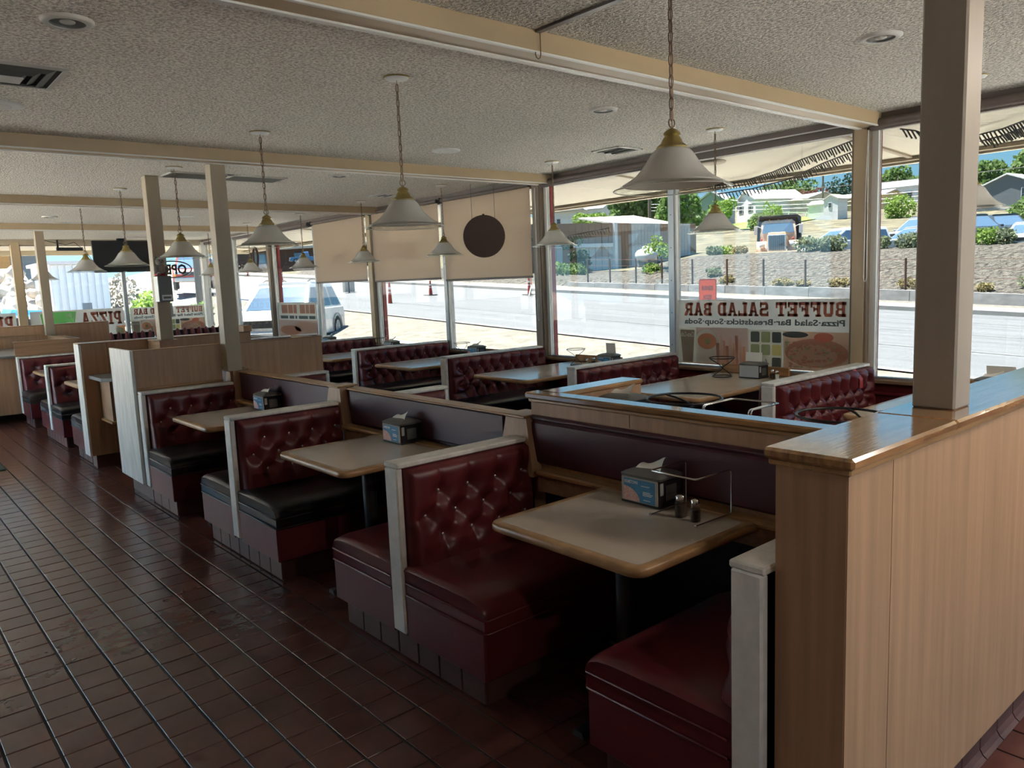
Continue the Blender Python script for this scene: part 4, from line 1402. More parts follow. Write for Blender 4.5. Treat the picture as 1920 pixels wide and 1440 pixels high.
MB().box(1.990, 1.998, 3.185, 3.30, 1.55, 1.78).build('side_plate', 'white_metal', t)
MB().box(2.015, 2.105, 3.177, 3.181, 1.560, 1.610).build('label_plate', 'card_white', t)
MB().box(2.027, 2.095, 3.1755, 3.1775, 1.575, 1.595).build('label_print', 'grey_plastic', t)
t = thing('switch_box', 'small grey switch box on the side of the tan post', 'box', (2.13, 3.36, 1.45))
MB().box(2.125, 2.150, 3.34, 3.40, 1.40, 1.53, .003).build('box', 'clear_grey', t)

t = thing('open_sign', 'oval unlit OPEN window sign seen from behind', 'sign', (4.95, 12.22, 2.05))
ov = [(4.96 + .385 * math.cos(a), 12.22, 2.115 + .165 * math.sin(a)) for a in [2 * math.pi * k / 36 for k in range(36)]]
MB().tube(ov, .014, 6, True).build('oval_tube', 'black_plastic', t, 60)
T = Matrix.Translation((5.25, 12.225, 2.01)) @ Matrix.Rotation(math.pi, 4, 'Z') @ Matrix.Rotation(math.radians(90), 4, 'X')
text_mb('OPEN', .58, .21, .04).moved(T).build('lettering', 'black_plastic', t)
for dx in (-.25, .25):
    MB().tube([(4.96 + dx, 12.22, 2.24), (4.96 + dx, 12.22, 2.64)], .003, 5).build('wire', 'wire_dark', t)
t = thing('window_wreath', 'small oval ring hung in the far corner window', 'ornament', (5.5, 9.35, 2.2))
MB().tube([(5.56, 9.42 + .10 * math.cos(a), 2.215 + .165 * math.sin(a)) for a in [2 * math.pi * k / 24 for k in range(24)]], .022, 8, True).build('ring', 'dark_wood', t, 60)
MB().tube([(5.56, 9.42, 2.38), (5.56, 9.42, 2.71)], .002, 5).build('wire', 'wire_dark', t)

# ================================================================== window banners
SLAB = {
    'B': [[(0, 0), (.62, 0), (.62, .2), (0, .2)], [(0, .8), (.62, .8), (.62, 1), (0, 1)], [(.10, 0), (.36, 0), (.36, 1), (.10, 1)], [(.3, .42), (.7, .42), (.7, .58), (.3, .58)], [(.60, 0), (.88, .12), (.88, .40), (.68, .52), (.62, .52)], [(.62, .48), (.68, .48), (.84, .60), (.84, .88), (.60, 1)]],
    'U': [[(0, .84), (.42, .84), (.42, 1), (0, 1)], [(.58, .84), (1, .84), (1, 1), (.58, 1)], [(.09, .2), (.35, .2), (.35, 1), (.09, 1)], [(.65, .2), (.91, .2), (.91, 1), (.65, 1)], [(.09, .22), (.22, 0), (.78, 0), (.91, .22)]],
    'F': [[(0, 0), (.50, 0), (.50, .15), (0, .15)], [(.10, 0), (.38, 0), (.38, 1), (.10, 1)], [(0, .80), (.92, .80), (.92, 1), (0, 1)], [(.76, .62), (.92, .62), (.92, 1), (.76, 1)], [(.3, .44), (.68, .44), (.68, .60), (.3, .60)], [(.58, .34), (.68, .34), (.68, .70), (.58, .70)]],
    'E': [[(0, 0), (.94, 0), (.94, .2), (0, .2)], [(.10, 0), (.38, 0), (.38, 1), (.10, 1)], [(0, .80), (.92, .80), (.92, 1), (0, 1)], [(.76, .64), (.92, .64), (.92, 1), (.76, 1)], [(.78, 0), (.94, 0), (.94, .36), (.78, .36)], [(.3, .43), (.66, .43), (.66, .58), (.3, .58)], [(.56, .34), (.66, .34), (.66, .67), (.56, .67)]],
    'T': [[(0, .80), (1, .80), (1, 1), (0, 1)], [(0, .58), (.16, .58), (.16, 1), (0, 1)], [(.84, .58), (1, .58), (1, 1), (.84, 1)], [(.36, 0), (.64, 0), (.64, 1), (.36, 1)], [(.22, 0), (.78, 0), (.78, .15), (.22, .15)]],
    'S': [[(.04, .0), (.20, .0), (.20, .34), (.04, .34)], [(.10, .0), (.74, 0), (.90, .14), (.90, .20), (.10, .20)], [(.62, .12), (.90, .12), (.90, .44), (.74, .58), (.62, .58)], [(.20, .44), (.80, .38), (.72, .58), (.12, .62)], [(.06, .50), (.32, .50), (.32, .88), (.06, .86)], [(.06, .82), (.22, 1), (.86, 1), (.86, .80)], [(.72, .64), (.86, .64), (.86, 1), (.72, 1)]],
    'A': [[(0, 0), (.40, 0), (.40, .15), (0, .15)], [(.60, 0), (1, 0), (1, .15), (.60, .15)], [(.10, 0), (.30, 0), (.58, 1), (.36, 1)], [(.64, 0), (.92, 0), (.68, 1), (.42, 1)], [(.25, .26), (.75, .26), (.72, .42), (.28, .42)]],
    'L': [[(0, 0), (.92, 0), (.92, .2), (0, .2)], [(.10, 0), (.38, 0), (.38, 1), (.10, 1)], [(0, .85), (.50, .85), (.50, 1), (0, 1)], [(.76, 0), (.92, 0), (.92, .40), (.76, .40)]],
    'D': [[(0, 0), (.66, 0), (.66, .2), (0, .2)], [(0, .8), (.66, .8), (.66, 1), (0, 1)], [(.10, 0), (.38, 0), (.38, 1), (.10, 1)], [(.62, 0), (.70, 0), (.92, .22), (.92, .78), (.70, 1), (.62, 1), (.66, .78), (.66, .22)]],
    'R': [[(0, 0), (.44, 0), (.44, .15), (0, .15)], [(.10, 0), (.36, 0), (.36, 1), (.10, 1)], [(0, .82), (.64, .82), (.64, 1), (0, 1)], [(.60, .42), (.86, .56), (.86, .88), (.60, 1)], [(.3, .40), (.66, .40), (.66, .56), (.3, .56)], [(.46, .48), (.66, .0), (.98, 0), (.98, .15), (.72, .48)]],
    'P': [[(0, 0), (.52, 0), (.52, .15), (0, .15)], [(.10, 0), (.38, 0), (.38, 1), (.10, 1)], [(0, .82), (.66, .82), (.66, 1), (0, 1)], [(.60, .34), (.90, .50), (.90, .86), (.60, 1)], [(.3, .34), (.66, .34), (.66, .50), (.3, .50)]],
    'I': [[(0, 0), (.6, 0), (.6, .15), (0, .15)], [(0, .85), (.6, .85), (.6, 1), (0, 1)], [(.15, 0), (.45, 0), (.45, 1), (.15, 1)]],
    'Z': [[(0, 0), (.95, 0), (.95, .2), (0, .2)], [(.05, .8), (.95, .8), (.95, 1), (.05, 1)], [(0, .12), (.34, .12), (.95, .88), (.60, .88)], [(.05, .62), (.20, .62), (.20, 1), (.05, 1)], [(.80, 0), (.95, 0), (.95, .38), (.80, .38)]],
}


def slab_word(word, x0, x1, y0, y1, T, parent, front, outline=None, z=.001):
    ws = [(.45 if c == ' ' else max(p[0] for q in SLAB[c] for p in q)) for c in word]
    tot = sum(ws) + .10 * (len(word) - 1)
    k = (x1 - x0) / tot
    x = x0
    for c, w in zip(word, ws):
        if c != ' ':
            mb = MB()
            mo = MB()
            for q in SLAB[c]:
                mb.poly([(x + p[0] * k, y0 + p[1] * (y1 - y0), z) for p in q])
                cx = sum(p[0] for p in q) / len(q)
                cyy = sum(p[1] for p in q) / len(q)
                g = .05 * k * .55
                mo.poly([(x + p[0] * k + (g if p[0] > cx else -g), y0 + p[1] * (y1 - y0) + (g if p[1] > cyy else -g), z * .5) for p in q])
            mb.moved(T).build('letter', front, parent)
            if outline:
                mo.moved(T).build('letter_outline', outline, parent)
        x += (w + .10) * k


def banner(label, T, W, H, kind, film='window_film'):
    """film sheet in its own xy plane (read from outside), z towards the street; faces inside show mirrored."""
    t = thing('window_banner', label, 'banner', tuple(T.translation), 'printed banners on the windows')
    off = T.copy()

    def part(mb, name, m, sm=None):
        return mb.moved(off).build(name, m, t, sm)
    part(MB().box(0, W, 0, H, -.0012, 0), 'film', film)
    z = -.0022      # prints lie on the inner face

    def rect(x0, x1, y0, y1, m, name='print_patch', zz=z):
        return part(MB().poly([(x0 * W, y0 * H, zz), (x1 * W, y0 * H, zz), (x1 * W, y1 * H, zz), (x0 * W, y1 * H, zz)]), name, m)

    def oval(cx, cy_, rx, ry, m, name='print_patch', zz=z, n=28):
        return part(MB().poly([(cx * W + rx * W * math.cos(2 * math.pi * k / n), cy_ * H + ry * H * math.sin(2 * math.pi * k / n), zz) for k in range(n)]), name, m)

    def words(s, x0, x1, y0, y1, m, zz=z, fat=.02, name='lettering'):
        mb = text_mb(s, (x1 - x0) * W, (y1 - y0) * H, fat)
        mb.v = [(a + x0 * W, b + y0 * H, zz) for a, b, c in mb.v]
        return part(mb, name, m)
    if kind == 'buffet':
        slab_word('BUFFET SALAD BAR', .02 * W, .955 * W, .755 * H, .955 * H, off, t, 'film_red', 'film_outline', z)
        words('Pizza\u00b7Salad Bar\u00b7Breadsticks\u00b7Soup\u00b7Soda', .025, .955, .60, .715, 'film_dark', fat=.03)
        # food pictures, from the reader's left: pizza, salad trays, breadsticks, soup, cola
        rect(.0, .345, .0, .545, 'film_tan')
        oval(.17, .25, .165, .20, 'film_rust', zz=z * 1.3)
        oval(.19, .22, .13, .15, 'film_tan', zz=z * 1.5)
        oval(.13, .47, .05, .065, 'film_red', zz=z * 1.4)
        oval(.28, .50, .07, .045, 'film_dark', zz=z * 1.4)
        rr = random.Random(5)
        tp_ = MB()
        tp2 = MB()
        for k in range(90):
            cx, cy_ = rr.uniform(.02, .33), rr.uniform(.04, .40)
            a, b = rr.uniform(.006, .016), rr.uniform(.008, .022)
            an = rr.uniform(0, 3)
            (tp_ if k % 3 else tp2).poly([((cx + a * math.cos(an + q)) * W, (cy_ + b * math.sin(an + q) * 1.2) * H, z * (1.6 + k * .004)) for q in (0, 1.2, 2.5, 3.6, 5.0)])
        tag(part(tp_, 'toppings', 'film_rust'), kind='stuff')
        tag(part(tp2, 'toppings', 'film_olive'), kind='stuff')
        rect(.348, .545, .0, .56, 'film_cream')
        for r_, rowm in enumerate((('film_dark', 'film_olive', 'film_dark'), ('film_yellow', 'film_olive', 'film_olive'), ('film_dark', 'film_cream', 'film_olive'))):
            for c_ in range(3):
                x0, y1 = .356 + .062 * c_, .53 - .185 * r_
                pts = rrect(x0 * W, (x0 + .052) * W, (y1 - .155) * H, y1 * H, .012, 3)
                part(MB().poly([(p[0], p[1], z * 1.3) for p in pts]), 'tray_picture', rowm[c_])
        part(MB().tube([(.445 * W, .13 * H, z * 1.6), (.438 * W, .09 * H, z * 1.6), (.442 * W, .05 * H, z * 1.6)], .003, 5), 'picture_spoon', 'film_dark')
        rect(.548, .875, .0, .575, 'film_pink')
        for k in range(9):
            x = .565 + .020 * k
            part(MB().poly([(x * W, .0, z * 1.4), ((x + .016) * W, .0, z * 1.4), ((x + .014 + .004 * (k % 3)) * W, (.30 + .20 * ((k * 7) % 5) / 5) * H, z * 1.4), ((x + .002 * (k % 4)) * W, (.30 + .20 * ((k * 7) % 5) / 5) * H, z * 1.4)]), 'breadstick_picture', ('film_orange', 'film_tan', 'film_rust')[k % 3])
        oval(.805, .30, .085, .25, 'film_cream', zz=z * 1.3)
        rect(.74, .875, .0, .15, 'film_cream', zz=z * 1.2)
        oval(.805, .36, .062, .125, 'film_orange', zz=z * 1.5)
        oval(.80, .36, .016, .05, 'film_olive', zz=z * 1.7)
        rect(.880, 1.0, .0, .58, 'film_cream')
        part(MB().poly([(.90 * W, .02 * H, z * 1.3), (.968 * W, .02 * H, z * 1.3), (.985 * W, .53 * H, z * 1.3), (.888 * W, .53 * H, z * 1.3)]), 'cola_picture', 'film_cola')
        words('Coca-Cola', .893, .98, .42, .50, 'film_cream', z * 1.6, .015)
    elif kind == 'pizza':
        slab_word('PIZZA', .03 * W, .47 * W, .48 * H, .90 * H, off, t, 'film_red', 'film_outline', z)
        rect(.0, .10, .0, .42, 'film_orange')
        oval(.06, .25, .045, .12, 'film_olive', zz=z * 1.4)
        oval(.085, .32, .03, .08, 'film_cream', zz=z * 1.5)
        part(MB().poly([(.52 * W, .96 * H, z), (.86 * W, .96 * H, z), (.90 * W, .90 * H, z), (.86 * W, .05 * H, z), (.58 * W, .05 * H, z)]), 'green_panel', 'film_green')
        part(MB().poly([(.535 * W, .92 * H, z * 1.3), (.545 * W, .92 * H, z * 1.3), (.595 * W, .10 * H, z * 1.3), (.585 * W, .10 * H, z * 1.3)]), 'green_border', 'film_cream')
        part(MB().poly([(.865 * W, .88 * H, z * 1.3), (.875 * W, .88 * H, z * 1.3), (.845 * W, .10 * H, z * 1.3), (.835 * W, .10 * H, z * 1.3)]), 'green_border', 'film_cream')
        words('PI', .575, .625, .72, .90, 'film_cream', z * 1.5)
        words('TI', .585, .635, .45, .62, 'film_cream', z * 1.5)
        words('Y', .76, .79, .66, .84, 'film_cream', z * 1.5)
        words('CE', .755, .82, .36, .53, 'film_cream', z * 1.5)
    elif kind == 'faded':
        rect(.02, .98, .62, .97, 'film_cream')
        for k, (x0, x1) in enumerate(((.05, .17), (.19, .27), (.29, .42), (.50, .58), (.60, .72), (.74, .90))):
            rect(x0, x1, .68, .93, 'film_rust', 'smudged_word', z * 1.3)
        for k, (x0, x1) in enumerate(((.05, .20), (.23, .46), (.50, .55), (.58, .70), (.74, .94))):
            rect(x0, x1, .52, .61, 'film_dark', 'smudged_word', z * 1.3)
        rect(.0, 1.0, .0, .49, 'film_pink')
        oval(.30, .28, .28, .16, 'film_tan', zz=z * 1.3)
        oval(.70, .18, .28, .14, 'film_rust', zz=z * 1.3)
    return t


def TX(x, y, z):       # sheet on the right wall, read from the street
    return Matrix.Translation((x, y, z)) @ Matrix.Rotation(math.radians(90), 4, 'Z') @ Matrix.Rotation(math.radians(90), 4, 'X')


def TY(x, y, z):       # sheet on the far wall, read from outside
    return Matrix.Translation((x, y, z)) @ Matrix.Rotation(math.pi, 4, 'Z') @ Matrix.Rotation(math.radians(90), 4, 'X')


banner('large buffet salad bar banner on the near window, shown mirrored', TX(5.676, -1.555, .785), 1.645, .585, 'buffet')
banner('faded food banner on the window in front of the white SUV', TX(5.676, 7.39, .80), 1.50, .59, 'faded')
banner('buffet salad bar banner on the far wall beside the red trim', TY(5.555, 12.325, .79), 1.45, .585, 'buffet')
banner('white pizza banner with green panel on the far wall', TY(3.985, 12.325, .79), 1.60, .60, 'pizza')
banner('second pizza banner at the far left picture edge', TY(2.16, 12.325, .79), 1.60, .60, 'pizza')
# ================================================================== outside: ground
def zr(y):
    y = max(-60.0, min(70.0, y))
    return -.32 + .051 * y


def crest(y):
    c = 2.27 + .014 * y
    if y > 23.5:
        c -= min(1.0, (y - 23.5) / 7.0) * (c - zr(y) - .15)
    return c


def gz(x, y):
    """height of the ground outside."""
    if x < 30:
        k = min(1.0, max(0.0, (x - 6.5) / 6.5))
        return zr(y) * k + (.30 * zr(y) - .16) * (1 - k)
    if x < 38:
        q = (x - 30) / 8
        q = q * q * (3 - 2 * q)
        a = zr(y) + .45
        return a + (max(a, crest(y)) - a) * q
    b = max(zr(y) + .45, crest(y)) if y < 30 else max(1.7, zr(y) + .2)
    if x < 47:
        return b + .02 * (x - 38)
    h = 2.5 + .10 * (x - 47) - .05 * max(0, 60 - y) * min(1, (x - 47) / 40) + .045 * max(0, y - 80) * min(1, (x - 47) / 60)
    k = min(1, (x - 47) / 12)
    return (b + .18) * (1 - k) + h * k


def terrain(name, x0, x1, y0, y1, nx, ny, m, label, dz=0.0, fn=None):
    mb = MB()
    g = fn or gz
    mb.grid(lambda u, v: (x0 + (x1 - x0) * u, y0 + (y1 - y0) * v, g(x0 + (x1 - x0) * u, y0 + (y1 - y0) * v) + dz), nx, ny)
    return struct(name, mb, m, 180, label)


terrain('ground_lot', XW + .12, 14.0, -40, 80, 10, 60, 'dirt', 'pale dirt lot between the restaurant and the road')
terrain('ground_bounce_apron', XW + .12, 10.6, -14, 13.4, 4, 20, 'apron', 'pale ground strip added below the windows to bounce daylight in', .012)  # added, hidden below the sill, to throw daylight onto the ceiling
ap = MB().box(-14, XW + .2, -18, YB - .12, -.3, -.16)  # unseen pale yards, added to throw daylight in from behind and left
struct('ground_bounce_back', ap, 'apron', None, 'unseen pale yard added behind the viewer to bounce daylight in')
ap = MB().box(-14, XL - .15, YB - .2, 30, -.3, -.16)
struct('ground_bounce_left', ap, 'apron', None, 'unseen pale yard added beside the entrance to bounce daylight in')
terrain('road', 13.95, 27.4, -60, 160, 8, 80, 'road', 'bright concrete road running past the windows', .0)
terrain('ground_far_lot', -14, XW + .12, YF + .13, 160, 20, 50, 'gravel_lot', 'pale gravel lot beyond the far windows', -.02, lambda x, y: (.30 * zr(12.4) - .16) + .085 * max(0, y - 14))
terrain('ground_bank', 29.95, 47.2, -50, 60, 18, 80, 'embankment', 'gravel bank rising behind the low retaining wall')
terrain('ground_hill', 47.0, 230, -120, 260, 30, 50, 'hillside', 'dry grassy hillside with houses')
terrain('ground_field', 27.3, 80, 58, 170, 10, 20, 'hillside', 'dry ground beyond the road bend', .02, lambda x, y: zr(y) + .02 * (x - 27))
kb = MB()
kb.grid(lambda u, v: (27.35 + 1.7 * u, -60 + 150 * v, zr(-60 + 150 * v) + .14), 2, 60)
kb.grid(lambda u, v: (27.35, -60 + 150 * v, zr(-60 + 150 * v) - .05 + .19 * u), 1, 60)
struct('sidewalk', kb, 'kerb', None, 'white far kerb and pavement strip')
kb = MB()
kb.grid(lambda u, v: (29.0 + 1.1 * u, -60 + 150 * v, zr(-60 + 150 * v) + .13 + .04 * u), 2, 60)
struct('ground_verge', kb, 'gravel_lot', None, 'gravel verge before the retaining wall')
kb = MB()
kb.grid(lambda u, v: (13.6 + .40 * u, -60 + 140 * v, zr(-60 + 140 * v) + .03 - .02 * u), 1, 60)
struct('road_edge', kb, 'asphalt_edge', None, 'broken asphalt edge on the near side of the road')
# painted-looking joints are real seams in the concrete road
for k, (xa, ya, xb, yb) in enumerate(((17.4, -40, 17.4, 70), (20.8, -40, 20.8, 70), (24.1, -40, 24.1, 70))):
    mb = MB()
    mb.grid(lambda u, v: (xa - .03 + .06 * u, ya + (yb - ya) * v, zr(ya + (yb - ya) * v) + .012), 1, 40)
    struct('road_marking', mb, 'asphalt_edge', None, 'dark seam along the concrete road')
rw = MB()
n = 38
for i in range(n):
    ya, yb = -46 + 2.0 * i, -46 + 2.0 * (i + 1)
    if ya > 25:
        break
    z0, z1 = zr(ya), zr(yb)
    h = .56 - .18 * max(0, (ya - 10) / 16)
    rw.hexa([(29.9, ya + .01, z0 - .2), (30.25, ya + .01, z0 - .2), (30.25, yb - .01, z1 - .2), (29.9, yb - .01, z1 - .2), (29.95, ya + .01, z0 + h), (30.25, ya + .01, z0 + h), (30.25, yb - .01, z1 + h), (29.95, yb - .01, z1 + h)])
struct('wall_retaining', rw, 'old_concrete', None, 'low stained concrete retaining wall')

# fence posts on the retaining wall, wires
fpo = [(24.9, 2.60), (23.3, 2.52), (21.55, 2.45), (19.9, 2.36), (18.1, 2.26), (16.2, 2.18), (14.35, 2.09), (12.4, 1.98), (10.4, 1.94), (8.35, 1.85), (6.2, 1.78), (4.2, 1.7)]
names = ['first', 'second', 'third', 'fourth', 'fifth', 'sixth', 'seventh', 'eighth', 'ninth', 'tenth', 'eleventh', 'twelfth']
for k, (y, zt) in enumerate(fpo):
    o = MB().tube([(30.4, y, zr(y) + .2), (30.42, y + .02, zt)], .045, 6).build('fence_post', 'rust_iron', None)
    tag(o, 'rusty iron fence post on the retaining wall, %s from the striped building' % names[k], 'fence post', 'iron posts along the gravel bank')
wm = thing('wire_fence', 'sagging chain-link wire between the rusty fence posts', 'fence', (30.4, 14, 1))
for h in (.5, .75, 1.0):
    MB().tube([(30.42, y, zr(y) + .35 + (zt - zr(y) - .4) * h) for y, zt in fpo], .008, 4).build('wire', 'rust_iron', wm)


# ================================================================== plants
def leaves(n, blobs, size, seed, flat=.0):
    r = np.random.RandomState(seed)
    vol = np.array([b[3] * b[4] * b[5] for b in blobs])
    which = r.choice(len(blobs), n, p=vol / vol.sum())
    d = r.normal(size=(n, 3))
    d /= np.linalg.norm(d, axis=1)[:, None]
    rad = r.uniform(.55, 1.0, n) ** .5
    B = np.array(blobs)[which]
    c = B[:, :3] + d * rad[:, None] * B[:, 3:6]
    a = r.normal(size=(n, 3)) + d * .4
    a /= np.linalg.norm(a, axis=1)[:, None]
    b = np.cross(a, r.normal(size=(n, 3)))
    b /= np.linalg.norm(b, axis=1)[:, None]
    s = size * r.uniform(.6, 1.3, n)[:, None]
    V = np.stack([c - a * s, c + b * s * .7, c + a * s, c - b * s * .7], 1).reshape(-1, 3)
    mb = MB()
    mb.v = [tuple(p) for p in V.tolist()]
    mb.f = [(4 * i, 4 * i + 1, 4 * i + 2, 4 * i + 3) for i in range(n)]
    return mb


_seed = [100]


def tree(name, label, x, y, zb, zt, w, m, shape='round', n=1300, trunk=True, group='trees on the hillside', cat='tree'):
    _seed[0] += 1
    r = random.Random(_seed[0])
    h = zt - zb
    t = thing(name, label, cat, (x, y, zb), group)
    R_ = w / 2
    if shape == 'round':
        blobs = [(x, y, zb + h * .62, R_ * .72, R_ * .72, h * .36)]
        for k in range(9):
            a = r.uniform(0, 6.28)
            q = r.uniform(.35, .70) * R_
            rr = r.uniform(.25, .46) * R_
            blobs.append((x + q * math.cos(a), y + q * math.sin(a), zb + h * r.uniform(.34, .86), rr, rr, rr * r.uniform(.7, 1.0)))
    elif shape == 'cone':
        blobs = []
        for k in range(9):
            q = k / 8
            blobs.append((x, y, zb + h * (.10 + .86 * q), R_ * (1.02 - q * .93), R_ * (1.02 - q * .93), h * .08))
    elif shape == 'bush':
        blobs = [(x, y, zb + h * .42, R_ * .8, R_ * .8, h * .45)]
        for k in range(6):
            a = r.uniform(0, 6.28)
            blobs.append((x + R_ * .55 * math.cos(a), y + R_ * .55 * math.sin(a), zb + h * r.uniform(.25, .65), R_ * .42, R_ * .42, h * .32))
    elif shape == 'tall':
        blobs = []
        for k in range(9):
            a = r.uniform(0, 6.28)
            q = r.uniform(0, 1)
            blobs.append((x + R_ * .5 * math.cos(a), y + R_ * .5 * math.sin(a), zb + h * (.18 + .76 * q), R_ * (.62 - .25 * q), R_ * (.62 - .25 * q), h * .11))
    leaves(n, blobs, max(.07, w / 22), _seed[0]).build('crown', m, t)
    if trunk:
        MB().tube([(x, y, zb - .6), (x + w * .01, y, zb + h * .3), (x, y + w * .02, zb + h * .62)], [max(.05, w * .035), w * .028, w * .012], 7).build('trunk', 'bark', t, 60)
    return t


tree('leafy_tree', 'big bright leafy tree behind the striped metal building', 120, 97.6, 10.6, 17.9, 12.5, 'leaf_green', n=2200)
tree('leafy_tree', 'tall dark tree behind the bright leafy tree', 160, 122, 15, 24.6, 13, 'leaf_dark', n=1500)
tree('leafy_tree', 'low yellow-green tree over the striped building roof', 100, 90, 9.6, 12.9, 7.5, 'leaf_bright', 'bush', 1200)
tree('leafy_tree', 'large shady tree left of the white gabled house', 108, 77.5, 6.8, 16.2, 9.5, 'leaf_green', n=2300)
tree('leafy_tree', 'bright shrub tree at the left corner of the white house', 112, 72, 8.2, 13.6, 4.6, 'leaf_bright', n=1000)
tree('leafy_tree', 'round tree behind the white house roof', 165, 95, 15, 21.2, 7.0, 'leaf_green', n=900)
tree('leafy_tree', 'wide tree right behind the white house garage', 165, 88.5, 15, 21.6, 8.5, 'leaf_green', n=1100)
tree('leafy_tree', 'reddish bare tree between the garage and the shed', 145, 74.1, 11.5, 16.6, 6.5, 'leaf_red', n=900)
tree('leafy_tree', 'yellow-green tree beside the reddish tree', 150, 72.5, 12.2, 16.0, 5.0, 'leaf_bright', n=600)
tree('conifer', 'open dark pine beside the tall spruce', 170, 82.5, 15.6, 22.2, 5.4, 'leaf_dark', 'tall', 700)
tree('conifer', 'tall dark spruce at the edge of the near window post', 170, 79.0, 15.2, 23.4, 6.2, 'leaf_dark', 'cone', 1200)
tree('leafy_tree', 'big leafy tree above the pale house by the column', 165, 67.0, 14.6, 20.8, 8.6, 'leaf_green', n=1700)
tree('leafy_tree', 'small leafy tree next to the column edge', 160, 60.8, 13.5, 18.6, 6.0, 'leaf_green', n=900)
tree('leafy_tree', 'leafy tree right of the near column above the grey house', 150, 44.6, 11.6, 18.6, 7.4, 'leaf_green', n=1600)
tree('leafy_tree', 'largest leafy tree at the right picture edge', 140, 35.0, 9.0, 19.3, 10.0, 'leaf_green', n=2600)
tree('bush', 'bright green bush below the grey house at the right edge', 85, 19.6, 3.6, 8.3, 5.2, 'leaf_green', 'bush', 1100, cat='bush', group='bushes on the slope')
tree('bush', 'bright green bush below the pale house by the column', 110, 42.3, 7.4, 11.5, 4.8, 'leaf_bright', 'bush', 1000, cat='bush', group='bushes on the slope')
tree('bush', 'leafy bush in front of the white house', 95, 54.4, 6.4, 9.7, 4.4, 'leaf_green', 'bush', 1000, cat='bush', group='bushes on the slope')
tree('bush', 'taller round bush right of the white house windows', 108, 60.4, 8.4, 12.0, 3.6, 'leaf_bright', 'bush', 800, cat='bush', group='bushes on the slope')
tree('bush', 'tall yellow-green bush beside the propane tank', 33.6, 22.7, .95, 3.72, 1.75, 'leaf_bright', 'tall', 1000, cat='bush', group='bushes on the bank')
tree('juniper', 'dark juniper tree before the striped building doors', 44, 39.2, 1.3, 4.7, 2.5, 'leaf_dark', 'tall', 1100, cat='tree', group='bushes on the bank')
tree('bush', 'green thicket at the foot of the juniper', 41, 36.9, .9, 3.0, 3.4, 'leaf_green', 'bush', 900, False, cat='bush', group='bushes on the bank')
tree('bush', 'small dark bush at the left end of the bank', 36, 32.6, .9, 2.3, 1.4, 'leaf_dark', 'bush', 400, False, cat='bush', group='bushes on the bank')


def tuft_plant(label, x, y, w, h, m, n=420, z=None):
    _seed[0] += 1
    r = random.Random(_seed[0])
    z = gz(x, y) - .05 if z is None else z
    t = thing('sagebrush', label, 'bush', (x, y, z), 'sage clumps on the bank')
    blobs = [(x, y, z + h * .40, w * .42, w * .42, h * .48)]
    for k in range(5):
        a = r.uniform(0, 6.28)
        blobs.append((x + w * .30 * math.cos(a), y + w * .30 * math.sin(a), z + h * r.uniform(.25, .55), w * .24, w * .24, h * .36))
    leaves(n, blobs, .055 + .02 * w, _seed[0]).build('foliage', m, t)


tuft_plant('sage clump right of the striped building corner', 38.2, 22.3, 1.0, .66, 'leaf_sage')
tuft_plant('sage clump hiding the truck right wheel', 37.6, 16.3, 1.5, .92, 'leaf_sage', 600)
tuft_plant('sage clump in front of the white parked car', 37.6, 14.9, 1.7, .92, 'leaf_sage', 700)
tuft_plant('sage clump just right of the near window post', 37.6, 12.6, 1.2, .72, 'leaf_sage', 500)
tuft_plant('grey sage clump at the left edge of the column', 37.6, 11.3, 1.3, .82, 'leaf_sage', 500)
tuft_plant('sage clump right of the near column', 37.5, 8.0, 1.1, .86, 'leaf_bright', 500)
tuft_plant('sage clump before the dark parked vehicle', 37.5, 7.3, 1.0, .80, 'leaf_sage', 500)
tuft_plant('green weed left of the truck', 42.5, 24.2, 1.3, .85, 'leaf_bright', 450)
tuft_plant('yellow weeds touching the truck bumper', 41, 22.4, 1.0, .6, 'leaf_dry', 400)
for k, (y, x, w, h, m, lb) in enumerate(((18.4, 32.6, .8, .55, 'leaf_sage', 'pale sage on the bank right of the tall bush'), (16.9, 31.4, .8, .42, 'leaf_dry', 'dry weed clump behind the orange sign'), (13.9, 31.2, .9, .42, 'leaf_dry', 'dry weed clump below the truck'), (12.9, 31.2, .7, .36, 'leaf_dry', 'small dry weed clump right of the one below the truck'), (11.4, 31.3, .9, .46, 'leaf_dry', 'dry weeds near the near window post'), (8.6, 31.4, .9, .5, 'leaf_dry', 'dry weeds between the post and the column'), (4.6, 31.8, 1.0, .7, 'leaf_sage', 'sage clump low on the bank at the right edge'), (5.9, 31.2, .6, .4, 'leaf_dry', 'dry weeds right of the column on the bank'))):
    tuft_plant(lb, x, y, w, h, m, 260)

